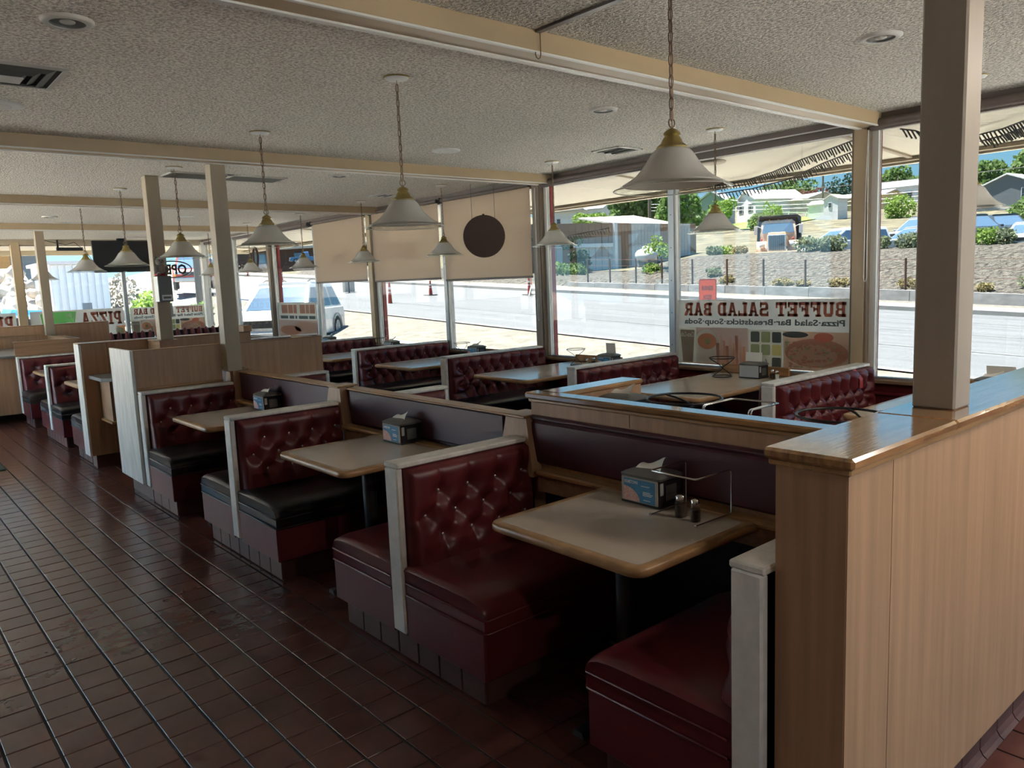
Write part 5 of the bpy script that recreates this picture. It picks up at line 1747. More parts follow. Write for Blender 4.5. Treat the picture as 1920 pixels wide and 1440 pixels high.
# ================================================================== buildings on the hill
def house(name, label, x, y, zb, wx, wy, wall_h, ridge, roof, siding, rz=0.0, axis='y', over=.4, windows=(), cat='house'):
    """box with a gable roof; ridge along local 'axis'; local x points away from the road, y along it."""
    t = thing(name, label, cat, (x, y, zb), 'houses on the hillside', rz=rz, local=True)
    MB().box(-wx / 2, wx / 2, -wy / 2, wy / 2, -2.5, wall_h).build('wall', siding, t)
    rf = MB()
    if axis == 'y':
        rf.prism([(-wx / 2 - over, wall_h - .12), (0, wall_h + ridge), (wx / 2 + over, wall_h - .12), (wx / 2 + over, wall_h + .05), (0, wall_h + ridge + .2), (-wx / 2 - over, wall_h + .05)], 'y', -wy / 2 - over, wy / 2 + over)
        gb = MB().prism([(-wx / 2, wall_h), (0, wall_h + ridge), (wx / 2, wall_h)], 'y', -wy / 2, wy / 2)
    else:
        rf.prism([(-wy / 2 - over, wall_h - .12), (0, wall_h + ridge), (wy / 2 + over, wall_h - .12), (wy / 2 + over, wall_h + .05), (0, wall_h + ridge + .2), (-wy / 2 - over, wall_h + .05)], 'x', -wx / 2 - over, wx / 2 + over)
        gb = MB().prism([(-wy / 2, wall_h), (0, wall_h + ridge), (wy / 2, wall_h)], 'x', -wx / 2, wx / 2)
    rf.build('roof', roof, t)
    gb.build('gable', siding, t)
    for (face, c, z0, z1, w, sh) in windows:
        f = MB()
        if face == 'x':
            f.box(-wx / 2 - .06, -wx / 2 + .02, c - w / 2 - .08, c + w / 2 + .08, z0 - .08, z1 + .08)
        else:
            f.box(c - w / 2 - .08, c + w / 2 + .08, -wy / 2 - .06, -wy / 2 + .02, z0 - .08, z1 + .08)
        fo = f.build('window', 'trim_white', t)
        for zz0, zz1 in ((z0, (z0 + z1) / 2 - .03), ((z0 + z1) / 2 + .03, z1)):
            p = MB()
            if face == 'x':
                p.box(-wx / 2 - .09, -wx / 2 - .05, c - w / 2, c + w / 2, zz0, zz1)
            else:
                p.box(c - w / 2, c + w / 2, -wy / 2 - .09, -wy / 2 - .05, zz0, zz1)
            p.build('pane', 'dark_window', fo)
        if sh:
            for s in (-1, 1):
                q = MB()
                cc = c + s * (w / 2 + .30)
                if face == 'x':
                    q.box(-wx / 2 - .08, -wx / 2, cc - .17, cc + .17, z0 - .05, z1 + .05)
                else:
                    q.box(cc - .17, cc + .17, -wy / 2 - .08, -wy / 2, z0 - .05, z1 + .05)
                q.build('shutter', 'siding_grey', t)
    return t


wh = house('gabled_house', 'white house with pale roof and dark shutters above the truck', 128, 73.0, 11.1, 9, 7.4, 2.75, 1.75, 'roof_pale', 'siding_white', -.55, 'x', .35, (('x', 1.8, .8, 2.1, .8, True), ('x', -1.9, .8, 2.1, .8, True)))
MB().box(-2.2, 3.0, 3.2, 7.2, -2.5, 2.4).build('side_wing', 'siding_white', wh)
MB().prism([(2.7, 2.3), (5.2, 3.6), (7.7, 2.3)], 'x', -2.6, 3.4).build('side_roof', 'roof_pale', wh)
MB().box(-2.27, -2.18, 4.6, 5.4, .8, 2.0).build('window', 'dark_window', wh)
house('garage', 'long white garage wing right of the gabled house', 131, 67.6, 10.9, 7, 7.6, 2.55, .95, 'roof_pale', 'siding_tan', -.25, 'y', .4, ())
house('shed', 'small white shed with a peaked roof', 112, 52.6, 9.1, 2.4, 2.3, 2.35, .55, 'roof_pale', 'siding_white', -.1, 'x', .15, (('x', .1, 1.2, 1.8, .42, False),), 'shed')
house('shed', 'long white shed left of the small peaked shed', 113.5, 55.2, 9.1, 2.2, 3.8, 1.95, .45, 'roof_pale', 'siding_white', -.1, 'y', .15, (), 'shed')
house('long_house', 'long low yellow house with a pale roof', 137, 61.2, 11.0, 6, 12.5, 2.35, .75, 'roof_pale', 'siding_yellow', -.08, 'y', .5, (('x', 1.5, .6, 1.7, 1.6, False), ('x', -3.2, .6, 1.7, 1.6, False)))
house('pale_house', 'pale two-storey house left of the near column', 152, 59.6, 12.3, 7, 9.5, 3.3, 1.3, 'roof_grey', 'siding_white', .0, 'y', .3, (('x', .3, 1.3, 2.3, 1.1, False), ('x', -2.3, 1.3, 2.3, .9, False)))
house('grey_house', 'dark grey house with white gable trim right of the column', 122, 31.6, 8.6, 9, 9.0, 2.4, 1.75, 'trim_white', 'siding_grey', -.12, 'x', .25, (('x', -2.2, .7, 2.2, .7, False),))
vic = house('victorian_house', 'pale steep-roofed house above the striped building', 132, 124, 13.0, 10, 15, 3.6, 1.9, 'roof_grey', 'siding_white', .35, 'y', .4, (('x', 3.2, 1.0, 2.0, .9, False), ('x', 4.9, 1.0, 2.0, .9, False)))
MB().prism([(-3.6, 3.6), (-.3, 6.4), (3.0, 3.6)], 'x', -6.5, -3).build('front_gable', 'siding_white', vic)
MB().prism([(-4.2, 3.45), (-.3, 6.75), (3.6, 3.45), (3.1, 3.45), (-.3, 6.3), (-3.7, 3.45)], 'x', -6.8, -3).build('gable_trim', 'roof_grey', vic)
MB().box(-6.56, -6.45, -.65, .05, 4.4, 5.5).build('window', 'dark_window', vic)
MB().box(-2.5, -1.3, 4.6, 5.8, 2, 6.4).build('chimney', 'siding_grey', vic)
house('blue_gable_house', 'small dark-gabled house behind the string lights', 120, 78.5, 11.6, 5, 4.6, 2.3, 1.6, 'roof_grey', 'siding_blue', .2, 'x', .5, (('x', 0, .8, 1.8, 1.2, False),))

lw = MB()
lw.grid(lambda u, v: (96 + 24 * u, 56 + 24 * v, gz(96 + 24 * u, 56 + 24 * v) + .12), 12, 12)
struct('lawn', lw, 'lawn', 180, 'green lawn before the white house')
rl = thing('porch_rail', 'white porch railing before the garage and shed', 'railing', (118, 60, 9.8))
for k in range(9):
    y = 66.5 - 1.5 * k
    MB().box(117.9, 118.05, y - .06, y + .06, 8.5, 11.2 - .16 * k).build('post', 'trim_white', rl)
MB().hexa([(117.9, 66.5, 11.0), (118.05, 66.5, 11.0), (118.05, 54.5, 9.75), (117.9, 54.5, 9.75), (117.9, 66.5, 11.12), (118.05, 66.5, 11.12), (118.05, 54.5, 9.87), (117.9, 54.5, 9.87)]).build('rail', 'trim_white', rl)

# striped metal building (two walls meeting at a corner), built panel by panel
sb = thing('striped_building', 'brown and pale striped metal building across the road', 'building', (49.3, 39.8, 1.6))
P0, P1, P2_ = Vector((43.86, 41.91, 0)), Vector((49.27, 39.76, 0)), Vector((59.3, 38.9, 0))
inw = Vector((.35, .94, 0))


def sheet(a, b, z0, z1, m, name, d=.0):
    q = (b - a).normalized()
    nrm = Vector((q.y, -q.x, 0))
    if nrm.dot(CAM - a) < 0:
        nrm = -nrm
    o = nrm * d
    back = -nrm * .25
    pts = [a + o, b + o, b + back, a + back]
    return MB().hexa([(p.x, p.y, z0) for p in pts] + [(p.x, p.y, z1) for p in pts]).build(name, m, sb)


dirL = (P1 - P0)
Lw = dirL.length
PE = P0 - dirL.normalized() * 3.0
nL = 15
for k in range(nL):
    a = PE.lerp(P1, k / nL)
    b = PE.lerp(P1, (k + .94) / nL)
    sheet(a, b, 4.35, 6.0, 'metal_brown', 'panel', .03)
    lowm = 'metal_pale'
    if k in (7, 8, 1, 2):
        lowm = 'metal_brown'
    sheet(a, b, .6, 4.1, lowm, 'panel', .0)
sheet(PE, P1, .6, 5.98, 'siding_grey', 'backing', -.02)
sheet(PE.lerp(P1, .2), PE.lerp(P1, .97), 4.05, 4.35, 'trim_white', 'door_track', .22)
nR = 26
for k in range(nR):
    a = P1.lerp(P2_, k / nR)
    b = P1.lerp(P2_, (k + .94) / nR)
    m = 'metal_brown' if k in (1, 2, 3, 4, 14, 15, 16, 24, 25) else 'metal_pale'
    sheet(a, b, .6, 6.0, m, 'panel', .02)
sheet(P1, P2_, .6, 5.98, 'siding_grey', 'backing', -.04)
MB().box(P1.x - .18, P1.x + .12, P1.y - .18, P1.y + .12, .6, 6.02).build('corner_trim', 'trim_white', sb)
ridge = [(P1.x + 5, P1.y + 2, 6.0), (P2_.x, P2_.y + 1, 6.0), (P2_.x + 2, P2_.y + 9, 7.6), (P1.x + 6, P1.y + 10, 7.4)]
MB().hexa([(*q[:2], q[2] - .15) for q in ridge] + ridge).build('roof', 'roof_pale', sb)

pt = thing('propane_tank', 'white propane tank lying before the striped building', 'tank', (46, 33.7, 2.55))
prof = []
tk = MB()
rings = []
for q, r_ in ((-1.25, .02), (-1.22, .2), (-1.12, .36), (-.95, .46), (-.7, .5), (.7, .5), (.95, .46), (1.12, .36), (1.22, .2), (1.25, .02)):
    rings.append([(46 + .35 * q + r_ * math.cos(2 * math.pi * k / 18) * .94, 33.7 + q * .94 - r_ * math.cos(2 * math.pi * k / 18) * .35, 3.08 + r_ * math.sin(2 * math.pi * k / 18)) for k in range(18)])
tk.loft(rings).build('tank', 'car_white', pt, 60)
MB().box(45.8, 46.2, 33.4, 34.0, 3.5, 3.75, .05).build('dome', 'trim_white', pt)
for q in (-.7, .7):
    MB().box(46 + .35 * q - .4, 46 + .35 * q + .4, 33.7 + q - .08, 33.7 + q + .08, 2.2, 2.7).build('saddle', 'old_concrete', pt)


# ================================================================== vehicles
def wheel(t, x, y, r, w, s):
    M = Matrix.Translation((x, y, r)) @ Matrix.Rotation(math.radians(90), 4, 'X')
    wo_ = MB().lathe([(r * .62, -w / 2), (r * .9, -w / 2), (r, -w / 2 + .04), (r, w / 2 - .04), (r * .9, w / 2), (r * .62, w / 2)], 24).moved(M).build('wheel', 'tyre', t, 50)
    MB().lathe([(.02, -w * .42), (r * .15, -w * .42), (r * .20, -w * .30), (r * .58, -w * .36), (r * .63, -w * .5), (r * .63, w * .5), (r * .58, w * .36), (.02, w * .4)], 24).moved(M).build('rim', 'car_silver', wo_, 50)
    sp_ = MB()
    for k in range(6):
        a = 2 * math.pi * k / 6
        sp_.box(r * .12, r * .60, -r * .06, r * .06, -w * .52, w * .52).moved(Matrix.Identity(4))
        sp_.v[-8:] = [tuple(Matrix.Rotation(a, 4, 'Z') @ Vector(p)) for p in sp_.v[-8:]]
    sp_.moved(M).build('spokes', 'clear_grey', wo_)


def car(name, label, x, y, z, rz, L=4.5, W=1.8, H=1.5, paint='car_white', kind='sedan', grille='car_trim', cat='car'):
    """local +x is forward."""
    t = thing(name, label, cat, (x, y, z), 'parked vehicles', rz=rz, local=True)
    h = H
    if kind == 'suv':
        side = [(-.5, .18), (-.5, .48), (-.485, .58), (.20, .58), (.46, .53), (.495, .44), (.5, .18)]
        cab = ((-.47, -.40), (.22, .04))
        belt, wr = .57, .22
    elif kind == 'van':
        side = [(-.5, .18), (-.5, .55), (.28, .55), (.48, .44), (.5, .36), (.5, .18)]
        cab = ((-.49, -.46), (.34, .12))
        belt, wr = .55, .20
    elif kind == 'pickup':
        side = [(-.5, .20), (-.5, .56), (.16, .56), (.46, .53), (.495, .44), (.5, .20)]
        cab = ((-.10, -.07), (.22, .08))
        belt, wr = .56, .22
    else:
        side = [(-.5, .20), (-.5, .50), (-.47, .60), (-.30, .62), (.18, .60), (.44, .54), (.495, .46), (.5, .20)]
        cab = ((-.36, -.22), (.22, .05))
        belt, wr = .60, .21
    rings = []
    for yy, k in ((-.5, .94), (-.47, .985), (-.40, 1.0), (.40, 1.0), (.47, .985), (.5, .94)):
        rings.append([(a * L * (k if abs(a) > .4 else 1), yy * W, h * (.35 + (b - .35) * (k if b > .35 else 1))) for a, b in side])
    MB().loft(rings).build('body', paint, t, 35)
    (r0, r1), (f0, f1) = cab
    zb, zt = belt * h - .01, h
    wb, wtop = .47 * W, .37 * W
    bot = [(r0 * L, -wb), (f0 * L, -wb), (f0 * L, wb), (r0 * L, wb)]
    top = [(r1 * L, -wtop), (f1 * L, -wtop), (f1 * L, wtop), (r1 * L, wtop)]
    crn = MB().loft([[(a, b, zb) for a, b in bot], [(a * .985, b, zt - .09) for a, b in top], [(a * .97, b * .93, zt - .02) for a, b in top], [(a * .90, b * .80, zt) for a, b in top]])
    crn.build('cabin', paint, t, 35)

    def L3(p, q, s):
        return tuple(p[i] + (q[i] - p[i]) * s for i in range(3))
    B = [(a, b, zb) for a, b in bot]
    T_ = [(a * .985, b, zt - .09) for a, b in top]

    def pane(b0, b1, t0, t1, s0, s1, v0, v1, nm='window_glass'):
        p = [L3(L3(b0, b1, s), L3(t0, t1, s), v) for s, v in ((s0, v0), (s1, v0), (s1, v1), (s0, v1))]
        c = Vector((0, 0, zb))
        n_ = (Vector(p[1]) - Vector(p[0])).cross(Vector(p[3]) - Vector(p[0])).normalized()
        m_ = sum((Vector(q) for q in p), Vector()) / 4
        if n_.dot(m_ - Vector(((r0 + f0) / 2 * L, 0, zb))) < 0:
            n_ = -n_
        pts = [Vector(q) + n_ * .012 for q in p]
        MB().poly([tuple(q) for q in pts]).build(nm, 'car_glass', t)
    pane(B[1], B[2], T_[1], T_[2], .06, .94, .06, .92, 'windscreen')
    pane(B[3], B[0], T_[3], T_[0], .08, .92, .12, .90, 'rear_window')
    cuts = ((.04, .30), (.34, .62), (.66, .95)) if kind in ('suv', 'van') else ((.08, .48), (.52, .92))
    for a, b in cuts:
        pane(B[0], B[1], T_[0], T_[1], a, b, .10, .88, 'side_window')
        pane(B[3], B[2], T_[3], T_[2], a, b, .10, .88, 'side_window')
    r = wr * h
    for a in (-.31, .31):
        for s in (-1, 1):
            MB().lathe([(r * 1.16, -.06), (r * 1.16, .06)], 24).moved(Matrix.Translation((a * L, s * (W / 2 - .05), r)) @ Matrix.Rotation(math.radians(90), 4, 'X')).build('wheel_arch', 'car_trim', t)
            wheel(t, a * L, s * (W / 2 - .10), r, .22, s)
    for s in (-1, 1):
        MB().box(.468 * L, .503 * L, s * .27 * W, s * .46 * W, .40 * h, .485 * h, .02).build('headlight', 'lamp_glass', t)
        MB().box(.475 * L, .504 * L, s * .42 * W, s * .475 * W, .34 * h, .40 * h, .01).build('indicator', 'amber', t)
        MB().box(-.503 * L, -.48 * L, s * .36 * W, s * .47 * W, .42 * h, .54 * h, .02).build('tail_light', 'cone_red', t)
        MB().box(.16 * L, .20 * L, s * .47 * W, s * .58 * W, belt * h + .0, belt * h + .13, .03).build('mirror', paint, t)
    MB().box(.478 * L, .505 * L, -.25 * W, .25 * W, .36 * h, .47 * h, .01).build('grille', grille, t)
    MB().box(.46 * L, .515 * L, -.47 * W, .47 * W, .19 * h, .31 * h, .04).build('bumper', paint if kind == 'suv' else 'clear_grey', t)
    return t


suv_h = math.atan2(-.64, -.63)
sv = car('suv', 'white SUV parked close to the restaurant windows', 9.25, 16.3, .02, suv_h, 4.7, 1.95, 1.80, 'car_white', 'suv')
for s in (-1, 1):
    MB().tube([(-1.9, s * .64, 1.80), (-1.7, s * .65, 1.86), (-.2, s * .65, 1.86), (.0, s * .64, 1.80)], .02, 6).build('roof_rail', 'car_trim', sv, 60)
CP = math.pi
car('hatchback', 'white car behind the sage clumps right of the truck', 41.6, 16.2, 2.15, CP - .5, 4.4, 1.8, 1.55, 'car_white', 'van')
car('hatchback', 'silver car parked between the near window post and column', 41.4, 12.5, 2.05, CP - .6, 4.5, 1.8, 1.45, 'car_silver', 'sedan')
car('sport_utility', 'pale vehicle behind the silver car at the column edge', 46.5, 14.3, 2.5, CP - .4, 4.6, 1.85, 1.75, 'car_silver', 'suv')
car('sedan', 'blue car peeking beside the near window post', 47.0, 17.4, 2.4, CP + .2, 4.5, 1.8, 1.45, 'car_blue', 'sedan')
car('sport_utility', 'dark blue vehicle right of the near column', 46.2, 11.5, 2.42, CP + .9, 4.6, 1.85, 1.70, 'car_dark', 'suv')
car('sport_utility', 'dark green vehicle behind the white sedan', 49.8, 11.2, 2.55, CP + .7, 4.7, 1.85, 1.65, 'car_dark', 'suv')
car('sedan', 'white sedan with amber lamp at the right picture edge', 40.0, 7.0, 1.92, CP + .25, 4.7, 1.9, 1.35, 'car_white', 'sedan')

# old dump truck facing the road
tr = thing('dump_truck', 'old rusty yellow dump truck on top of the gravel bank', 'truck', (42.0, 20.5, 2.08), 'parked vehicles', rz=CP + .50, local=True)
MB().box(.2, 2.3, -.55, .55, .75, 1.50, .10).build('hood', 'truck_yellow', tr)
MB().box(.2, 2.28, -.50, .50, 1.46, 1.62, .07).build('hood_top', 'truck_yellow', tr)
MB().box(2.27, 2.36, -.50, .50, .55, 1.50, .03).build('grille_shell', 'trim_white', tr)
gr_ = MB().box(2.35, 2.38, -.42, .42, .62, 1.42).build('grille', 'siding_grey', tr)
for k in range(9):
    MB().box(2.375, 2.395, -.40 + .1 * k - .012, -.40 + .1 * k + .012, .62, 1.42).build('grille_bar', 'clear_grey', gr_)
for s in (-1, 1):
    arch = [(1.25 + .62 * math.cos(a), .55 + .62 * math.sin(a)) for a in [math.pi * k / 10 for k in range(11)]]
    inn = [(1.25 + .50 * math.cos(a), .50 + .48 * math.sin(a)) for a in [math.pi * k / 10 for k in range(10, -1, -1)]]
    MB().prism(arch + inn, 'y', s * .55, s * 1.12).build('fender', 'truck_faded', tr, 40)
    MB().ball((1.92, s * .80, .92), (.16, .17, .17), 14, 8).build('headlight', 'lamp_glass', tr, 180)
    MB().ball((1.55, s * .85, 1.26), (.07, .06, .07), 8, 6).build('marker_light', 'cone_red', tr, 180)
    wheel(tr, 1.25, s * .90, .48, .28, s)
    wheel(tr, -2.6, s * .90, .50, .30, s)
MB().box(1.9, 2.55, -1.15, 1.15, .28, .55, .04).build('bumper', 'truck_yellow', tr)
MB().loft([[(-1.0, -1.0, .75), (.35, -1.0, .75), (.35, 1.0, .75), (-1.0, 1.0, .75)], [(-1.0, -1.0, 1.62), (.30, -1.0, 1.62), (.30, 1.0, 1.62), (-1.0, 1.0, 1.62)], [(-1.0, -.92, 2.28), (.08, -.92, 2.28), (.08, .92, 2.28), (-1.0, .92, 2.28)], [(-.95, -.75, 2.42), (-.05, -.75, 2.42), (-.05, .75, 2.42), (-.95, .75, 2.42)]]).build('cab', 'truck_faded', tr, 40)
MB().poly([(.325, -.88, 1.66), (.325, .88, 1.66), (.115, .80, 2.22), (.115, -.80, 2.22)]).build('windscreen', 'car_glass', tr)
for s in (-1, 1):
    MB().poly([(.16, s * 1.005, 1.66), (-.70, s * 1.005, 1.66), (-.70, s * .935, 2.20), (.02, s * .935, 2.20)]).build('side_window', 'car_glass', tr)
    MB().box(.25, .30, s * 1.15, s * 1.35, 1.60, 2.10, .01).build('mirror', 'trim_white', tr)
    MB().tube([(.2, s * .95, 2.0), (.27, s * 1.2, 2.1)], .02, 5).build('mirror_arm', 'trim_white', tr)
for yy in (-.5, 0, .5):
    MB().ball((-.05, yy, 2.44), (.08, .04, .04), 8, 6).build('cab_light', 'truck_yellow', tr, 180)
bd = MB().box(-4.4, -1.15, -1.2, 1.2, .85, 1.95).build('dump_bed', 'truck_dark', tr)
for k in range(7):
    xx = -4.3 + .5 * k
    MB().box(xx - .05, xx + .05, -1.26, 1.26, .9, 1.95).build('bed_rib', 'siding_grey', bd)
MB().hexa([(-1.2, -1.25, 1.9), (.1, -1.05, 2.55), (.1, 1.05, 2.55), (-1.2, 1.25, 1.9), (-1.2, -1.25, 2.6), (.1, -1.05, 2.68), (.1, 1.05, 2.68), (-1.2, 1.25, 2.6)]).build('cab_shield', 'truck_dark', tr)

# ================================================================== road furniture
def cone(x, y, z, h, label, base=True):
    t = thing('traffic_cone', label, 'traffic cone', (x, y, z), 'red traffic markers')
    MB().lathe([(.09, .02), (.075, h * .4), (.05, h * .8), (.04, h), (.001, h)], 14, (x, y, z)).build('cone', 'cone_red', t, 50)
    for a, b in ((.48, .58), (.68, .78)):
        MB().lathe([(.083 - .03 * a, h * a), (.083 - .03 * b, h * b)], 14, (x, y, z)).build('band', 'trim_white', t)
    MB().box(x - .25, x + .25, y - .25, y + .25, z, z + .04, .01).build('base', 'tyre', t)


cone(17, 23.37, .82, .92, 'tall red road marker seen below the second lowered shade')
cone(15.2, 25.0, .92, .75, 'red marker just beyond the rear of the white SUV')
cone(22, 44.6, 1.98, .95, 'tall red road marker above the white SUV roof')
cone(26.6, 61.5, 2.85, .9, 'thin marker far up the road at the left')
cone(24.6, 23.2, .90, .85, 'striped marker beside the round orange sign')
cone(25.3, 13.45, .40, .42, 'small pink-red cone right of the orange access sign')
cone(21.5, 26.9, 1.05, .7, 'marker behind the mullion left of the brown post')

t = thing('road_sign', 'orange business access sign standing across the road', 'sign', (20.0, 9.9, .2), 'orange road signs')
T = Matrix.Translation((20.0, 9.9, 1.0)) @ Matrix.Rotation(math.radians(-90 - 9), 4, 'Z') @ Matrix.Rotation(math.radians(90), 4, 'X')
pts = rrect(-.36, .36, -.62, .42, .07, 5)
MB().prism(pts, 'z', -.015, 0).moved(T).build('plate', 'sign_orange', t)
bdm = MB()
o1, o2 = inset(pts, .012), inset(pts, .026)
for k in range(len(pts)):
    j = (k + 1) % len(pts)
    bdm.poly([(*o1[k], .002), (*o1[j], .002), (*o2[j], .002), (*o2[k], .002)])
bdm.moved(T).build('border', 'sign_black', t)
for s, yy, w in (('BUSINESS', .075, .46), ('ACCESS', -.20, .36)):
    mb = text_mb(s, w, .135, .01)
    mb.v = [(a - w / 2, b + yy, .003) for a, b, c in mb.v]
    mb.moved(T).build('lettering', 'sign_black', t)
for s in (-.25, .25):
    MB().tube([tuple(T @ Vector((s, -.6, -.03))), tuple(T @ Vector((s * 1.2, -1.0, -.05)))], .02, 6).build('leg', 'rust_iron', t)
t = thing('road_sign', 'round-topped orange sign beside the brown window post', 'sign', (24.0, 22.4, .9), 'orange road signs')
T = Matrix.Translation((24.0, 22.4, 1.70)) @ Matrix.Rotation(math.radians(-90 - 40), 4, 'Z') @ Matrix.Rotation(math.radians(90), 4, 'X')
MB().prism(rrect(-.28, .28, -.25, .62, .25, 7), 'z', -.015, 0).moved(T).build('plate', 'sign_orange', t)
MB().prism(rrect(-.30, .30, -.42, -.18, .10, 5), 'z', -.025, -.01).moved(T).build('lower_plate', 'sign_orange', t)
for s in (-.3, .3):
    MB().tube([tuple(T @ Vector((s * .4, -.3, -.03))), tuple(T @ Vector((s * 1.6, -.82, .12)))], .02, 6).build('leg', 'trim_white', t)
t = thing('road_sign', 'grey back of a road sign on a tripod behind the SUV', 'sign', (20, 32.2, 1.2), 'signs seen from behind')
T = Matrix.Translation((20, 32.2, 1.75)) @ Matrix.Rotation(math.radians(-90 - 58), 4, 'Z') @ Matrix.Rotation(math.radians(90), 4, 'X')
MB().prism([(-.62, -.40), (.62, -.40), (.62, .42), (-.62, .42)], 'z', -.015, 0).moved(T).build('plate', 'siding_tan', t)
for s in (-.6, 0, .6):
    MB().tube([tuple(T @ Vector((0, -.4, -.03))), tuple(T @ Vector((s, -.85, .3 if s else -.4)))], .025, 6).build('leg', 'car_trim', t)
MB().tube([tuple(T @ Vector((0, 1.0, -.03))), tuple(T @ Vector((0, -.5, -.03)))], .02, 6).build('mast', 'car_trim', t)

# ---- utility poles and wires
def pole(x, y, z0, z1, label, r=.15, bar=True):
    t = thing('utility_pole', label, 'utility pole', (x, y, z0), 'wooden utility poles')
    MB().tube([(x, y, z0 - 2), (x, y, z1)], [r, r * .75], 8).build('pole', 'pole_wood', t, 60)
    if bar:
        MB().box(x - .06, x + .06, y - .9, y + .9, z1 - .5, z1 - .36).build('crossarm', 'pole_wood', t)


pole(120, 58.8, 10, 17.4, 'tall utility pole left of the dark pine', .20, False)
pole(150, 87.4, 15, 21.4, 'thin utility pole behind the white house roof', .16)
pole(85, 65.2, 6, 13.4, 'utility pole above the striped building roof', .26)
pole(152, 60.9, 13, 18.0, 'thin dark pole before the pale house by the column', .14, False)
t = thing('overhead_wires', 'thin overhead wires crossing before the hillside trees', 'wires', (110, 50, 14))
for k, (za, zb) in enumerate(((16.6, 13.6), (14.8, 11.9), (14.2, 11.2), (13.6, 10.6))):
    pts = [(118, 92 - 75 * q, za + (zb - za) * q - 1.2 * math.sin(math.pi * q)) for q in [i / 12 for i in range(13)]]
    MB().tube(pts, .035, 4).build('wire', 'trim_white' if k else 'wire_dark', t)
MB().tube([(120, 58.8, 17.3), (132, 75, 18.4), (150, 87.4, 21.2)], .04, 4).build('wire', 'wire_dark', t)
MB().tube([(112, 30, 16.5), (116, 40, 15.2), (120, 58.8, 17.0)], .04, 4).build('wire', 'wire_dark', t)

# ---- string lights along the roof edge
def icicle(pts, label, seed, n=70):
    r = random.Random(seed)
    t = thing('string_lights', label, 'string lights', pts[0], 'unlit string lights under the eaves')
    P = [Vector(p) for p in pts]
    cum = [0]
    for a, b in zip(P, P[1:]):
        cum.append(cum[-1] + (b - a).length)

    def at(s):
        s *= cum[-1]
        for i in range(len(P) - 1):
            if s <= cum[i + 1] or i == len(P) - 2:
                return P[i].lerp(P[i + 1], (s - cum[i]) / (cum[i + 1] - cum[i]))
    MB().tube(pts, .006, 5).build('wire', 'wire_dark', t)
    mb = MB()
    for k in range(n):
        p = at((k + .5) / n)
        l = r.uniform(.045, .075)
        mb.tube([p, p + Vector((r.uniform(-.01, .01), -.035, -l))], .006, 4)
    tag(mb.build('bulbs', 'wire_dark', t), kind='stuff')


icicle([(7.14, .80, 2.541), (7.08, .62, 2.546), (7.04, .234, 2.548), (6.80, -.216, 2.563), (6.44, -.696, 2.583), (6.16, -1.138, 2.598), (5.98, -1.406, 2.605)], 'string of unlit lights rising to the soffit behind the near pendant', 3, 64)
icicle([(7.2, .704, 2.464), (7.2, .272, 2.473), (7.2, -.157, 2.52), (6.72, -.75, 2.560), (6.4, -1.203, 2.580)], 'second string of unlit lights just below the first', 4, 52)
icicle([(5.90, -1.80, 2.62), (5.98, -1.88, 2.60), (6.5, -1.884, 2.572), (6.48, -2.149, 2.573), (6.4, -2.326, 2.578), (6.24, -2.509, 2.588)], 'string of unlit lights under the soffit behind the near column', 5, 40)
icicle([(6.72, -2.07, 2.555), (6.64, -2.251, 2.562), (6.44, -2.451, 2.572)], 'short lower string of unlit lights right of the near column', 8, 18)
icicle([(7.2, 5.2, 2.25), (7.2, 4.2, 2.20), (7.2, 3.2, 2.16), (7.2, 2.3, 2.22)], 'string of unlit lights drooping left of the clear pane', 6, 60)
so_l = thing('soffit_light', 'round flush light in the soffit beside the near pendant chain', 'light', (6.10, .0, 2.62))
MB().lathe([(.001, -.022), (.10, -.022), (.125, -.012), (.13, .0)], 24, (6.10, .0, 2.642)).build('ring', 'soffit_batten', so_l, 50)

# ================================================================== beyond the far windows
bd_ = thing('far_building', 'dark brown long building up the road behind the SUV', 'building', (60, 121, 6))
MB().hexa([(52, 137, 4.5), (70, 108, 4.5), (78, 112, 4.5), (60, 141, 4.5), (52, 137, 8.6), (70, 108, 8.6), (78, 112, 8.6), (60, 141, 8.6)]).build('wall', 'dark_wood', bd_)
MB().hexa([(51, 137, 8.5), (70, 106.5, 8.5), (80, 112, 8.5), (60, 143, 8.5), (51, 137, 8.9), (70, 106.5, 8.9), (80, 112, 8.9), (60, 143, 8.9)]).build('roof', 'roof_pale', bd_)
for k in range(3):
    q = .25 + .22 * k
    a = Vector((52, 137, 0)).lerp(Vector((70, 108, 0)), q)
    b = Vector((52, 137, 0)).lerp(Vector((70, 108, 0)), q + .07)
    MB().hexa([(a.x - .2, a.y - .1, 5.6), (b.x - .2, b.y - .1, 5.6), (b.x, b.y, 5.6), (a.x, a.y, 5.6), (a.x - .2, a.y - .1, 7.8), (b.x - .2, b.y - .1, 7.8), (b.x, b.y, 7.8), (a.x, a.y, 7.8)]).build('window', 'car_glass', bd_)
car('pickup', 'blue pickup parked before the dark brown far building', 57.5, 113, 5.7, 2.6, 5.2, 2.0, 1.8, 'car_blue', 'pickup')
car('sedan', 'pale car parked left of the dark brown far building', 48, 131, 5.9, 2.4, 4.8, 1.9, 1.6, 'car_white', 'sedan')
car('tractor_van', 'red and white vehicle seen below the open sign', 13.6, 36.5, 1.85, -1.9, 3.6, 1.9, 1.75, 'cone_red', 'pickup', cat='vehicle')
pole(8.85, 22.0, .4, 7.5, 'thick grey pole seen left of the tan divider post', .17, False)

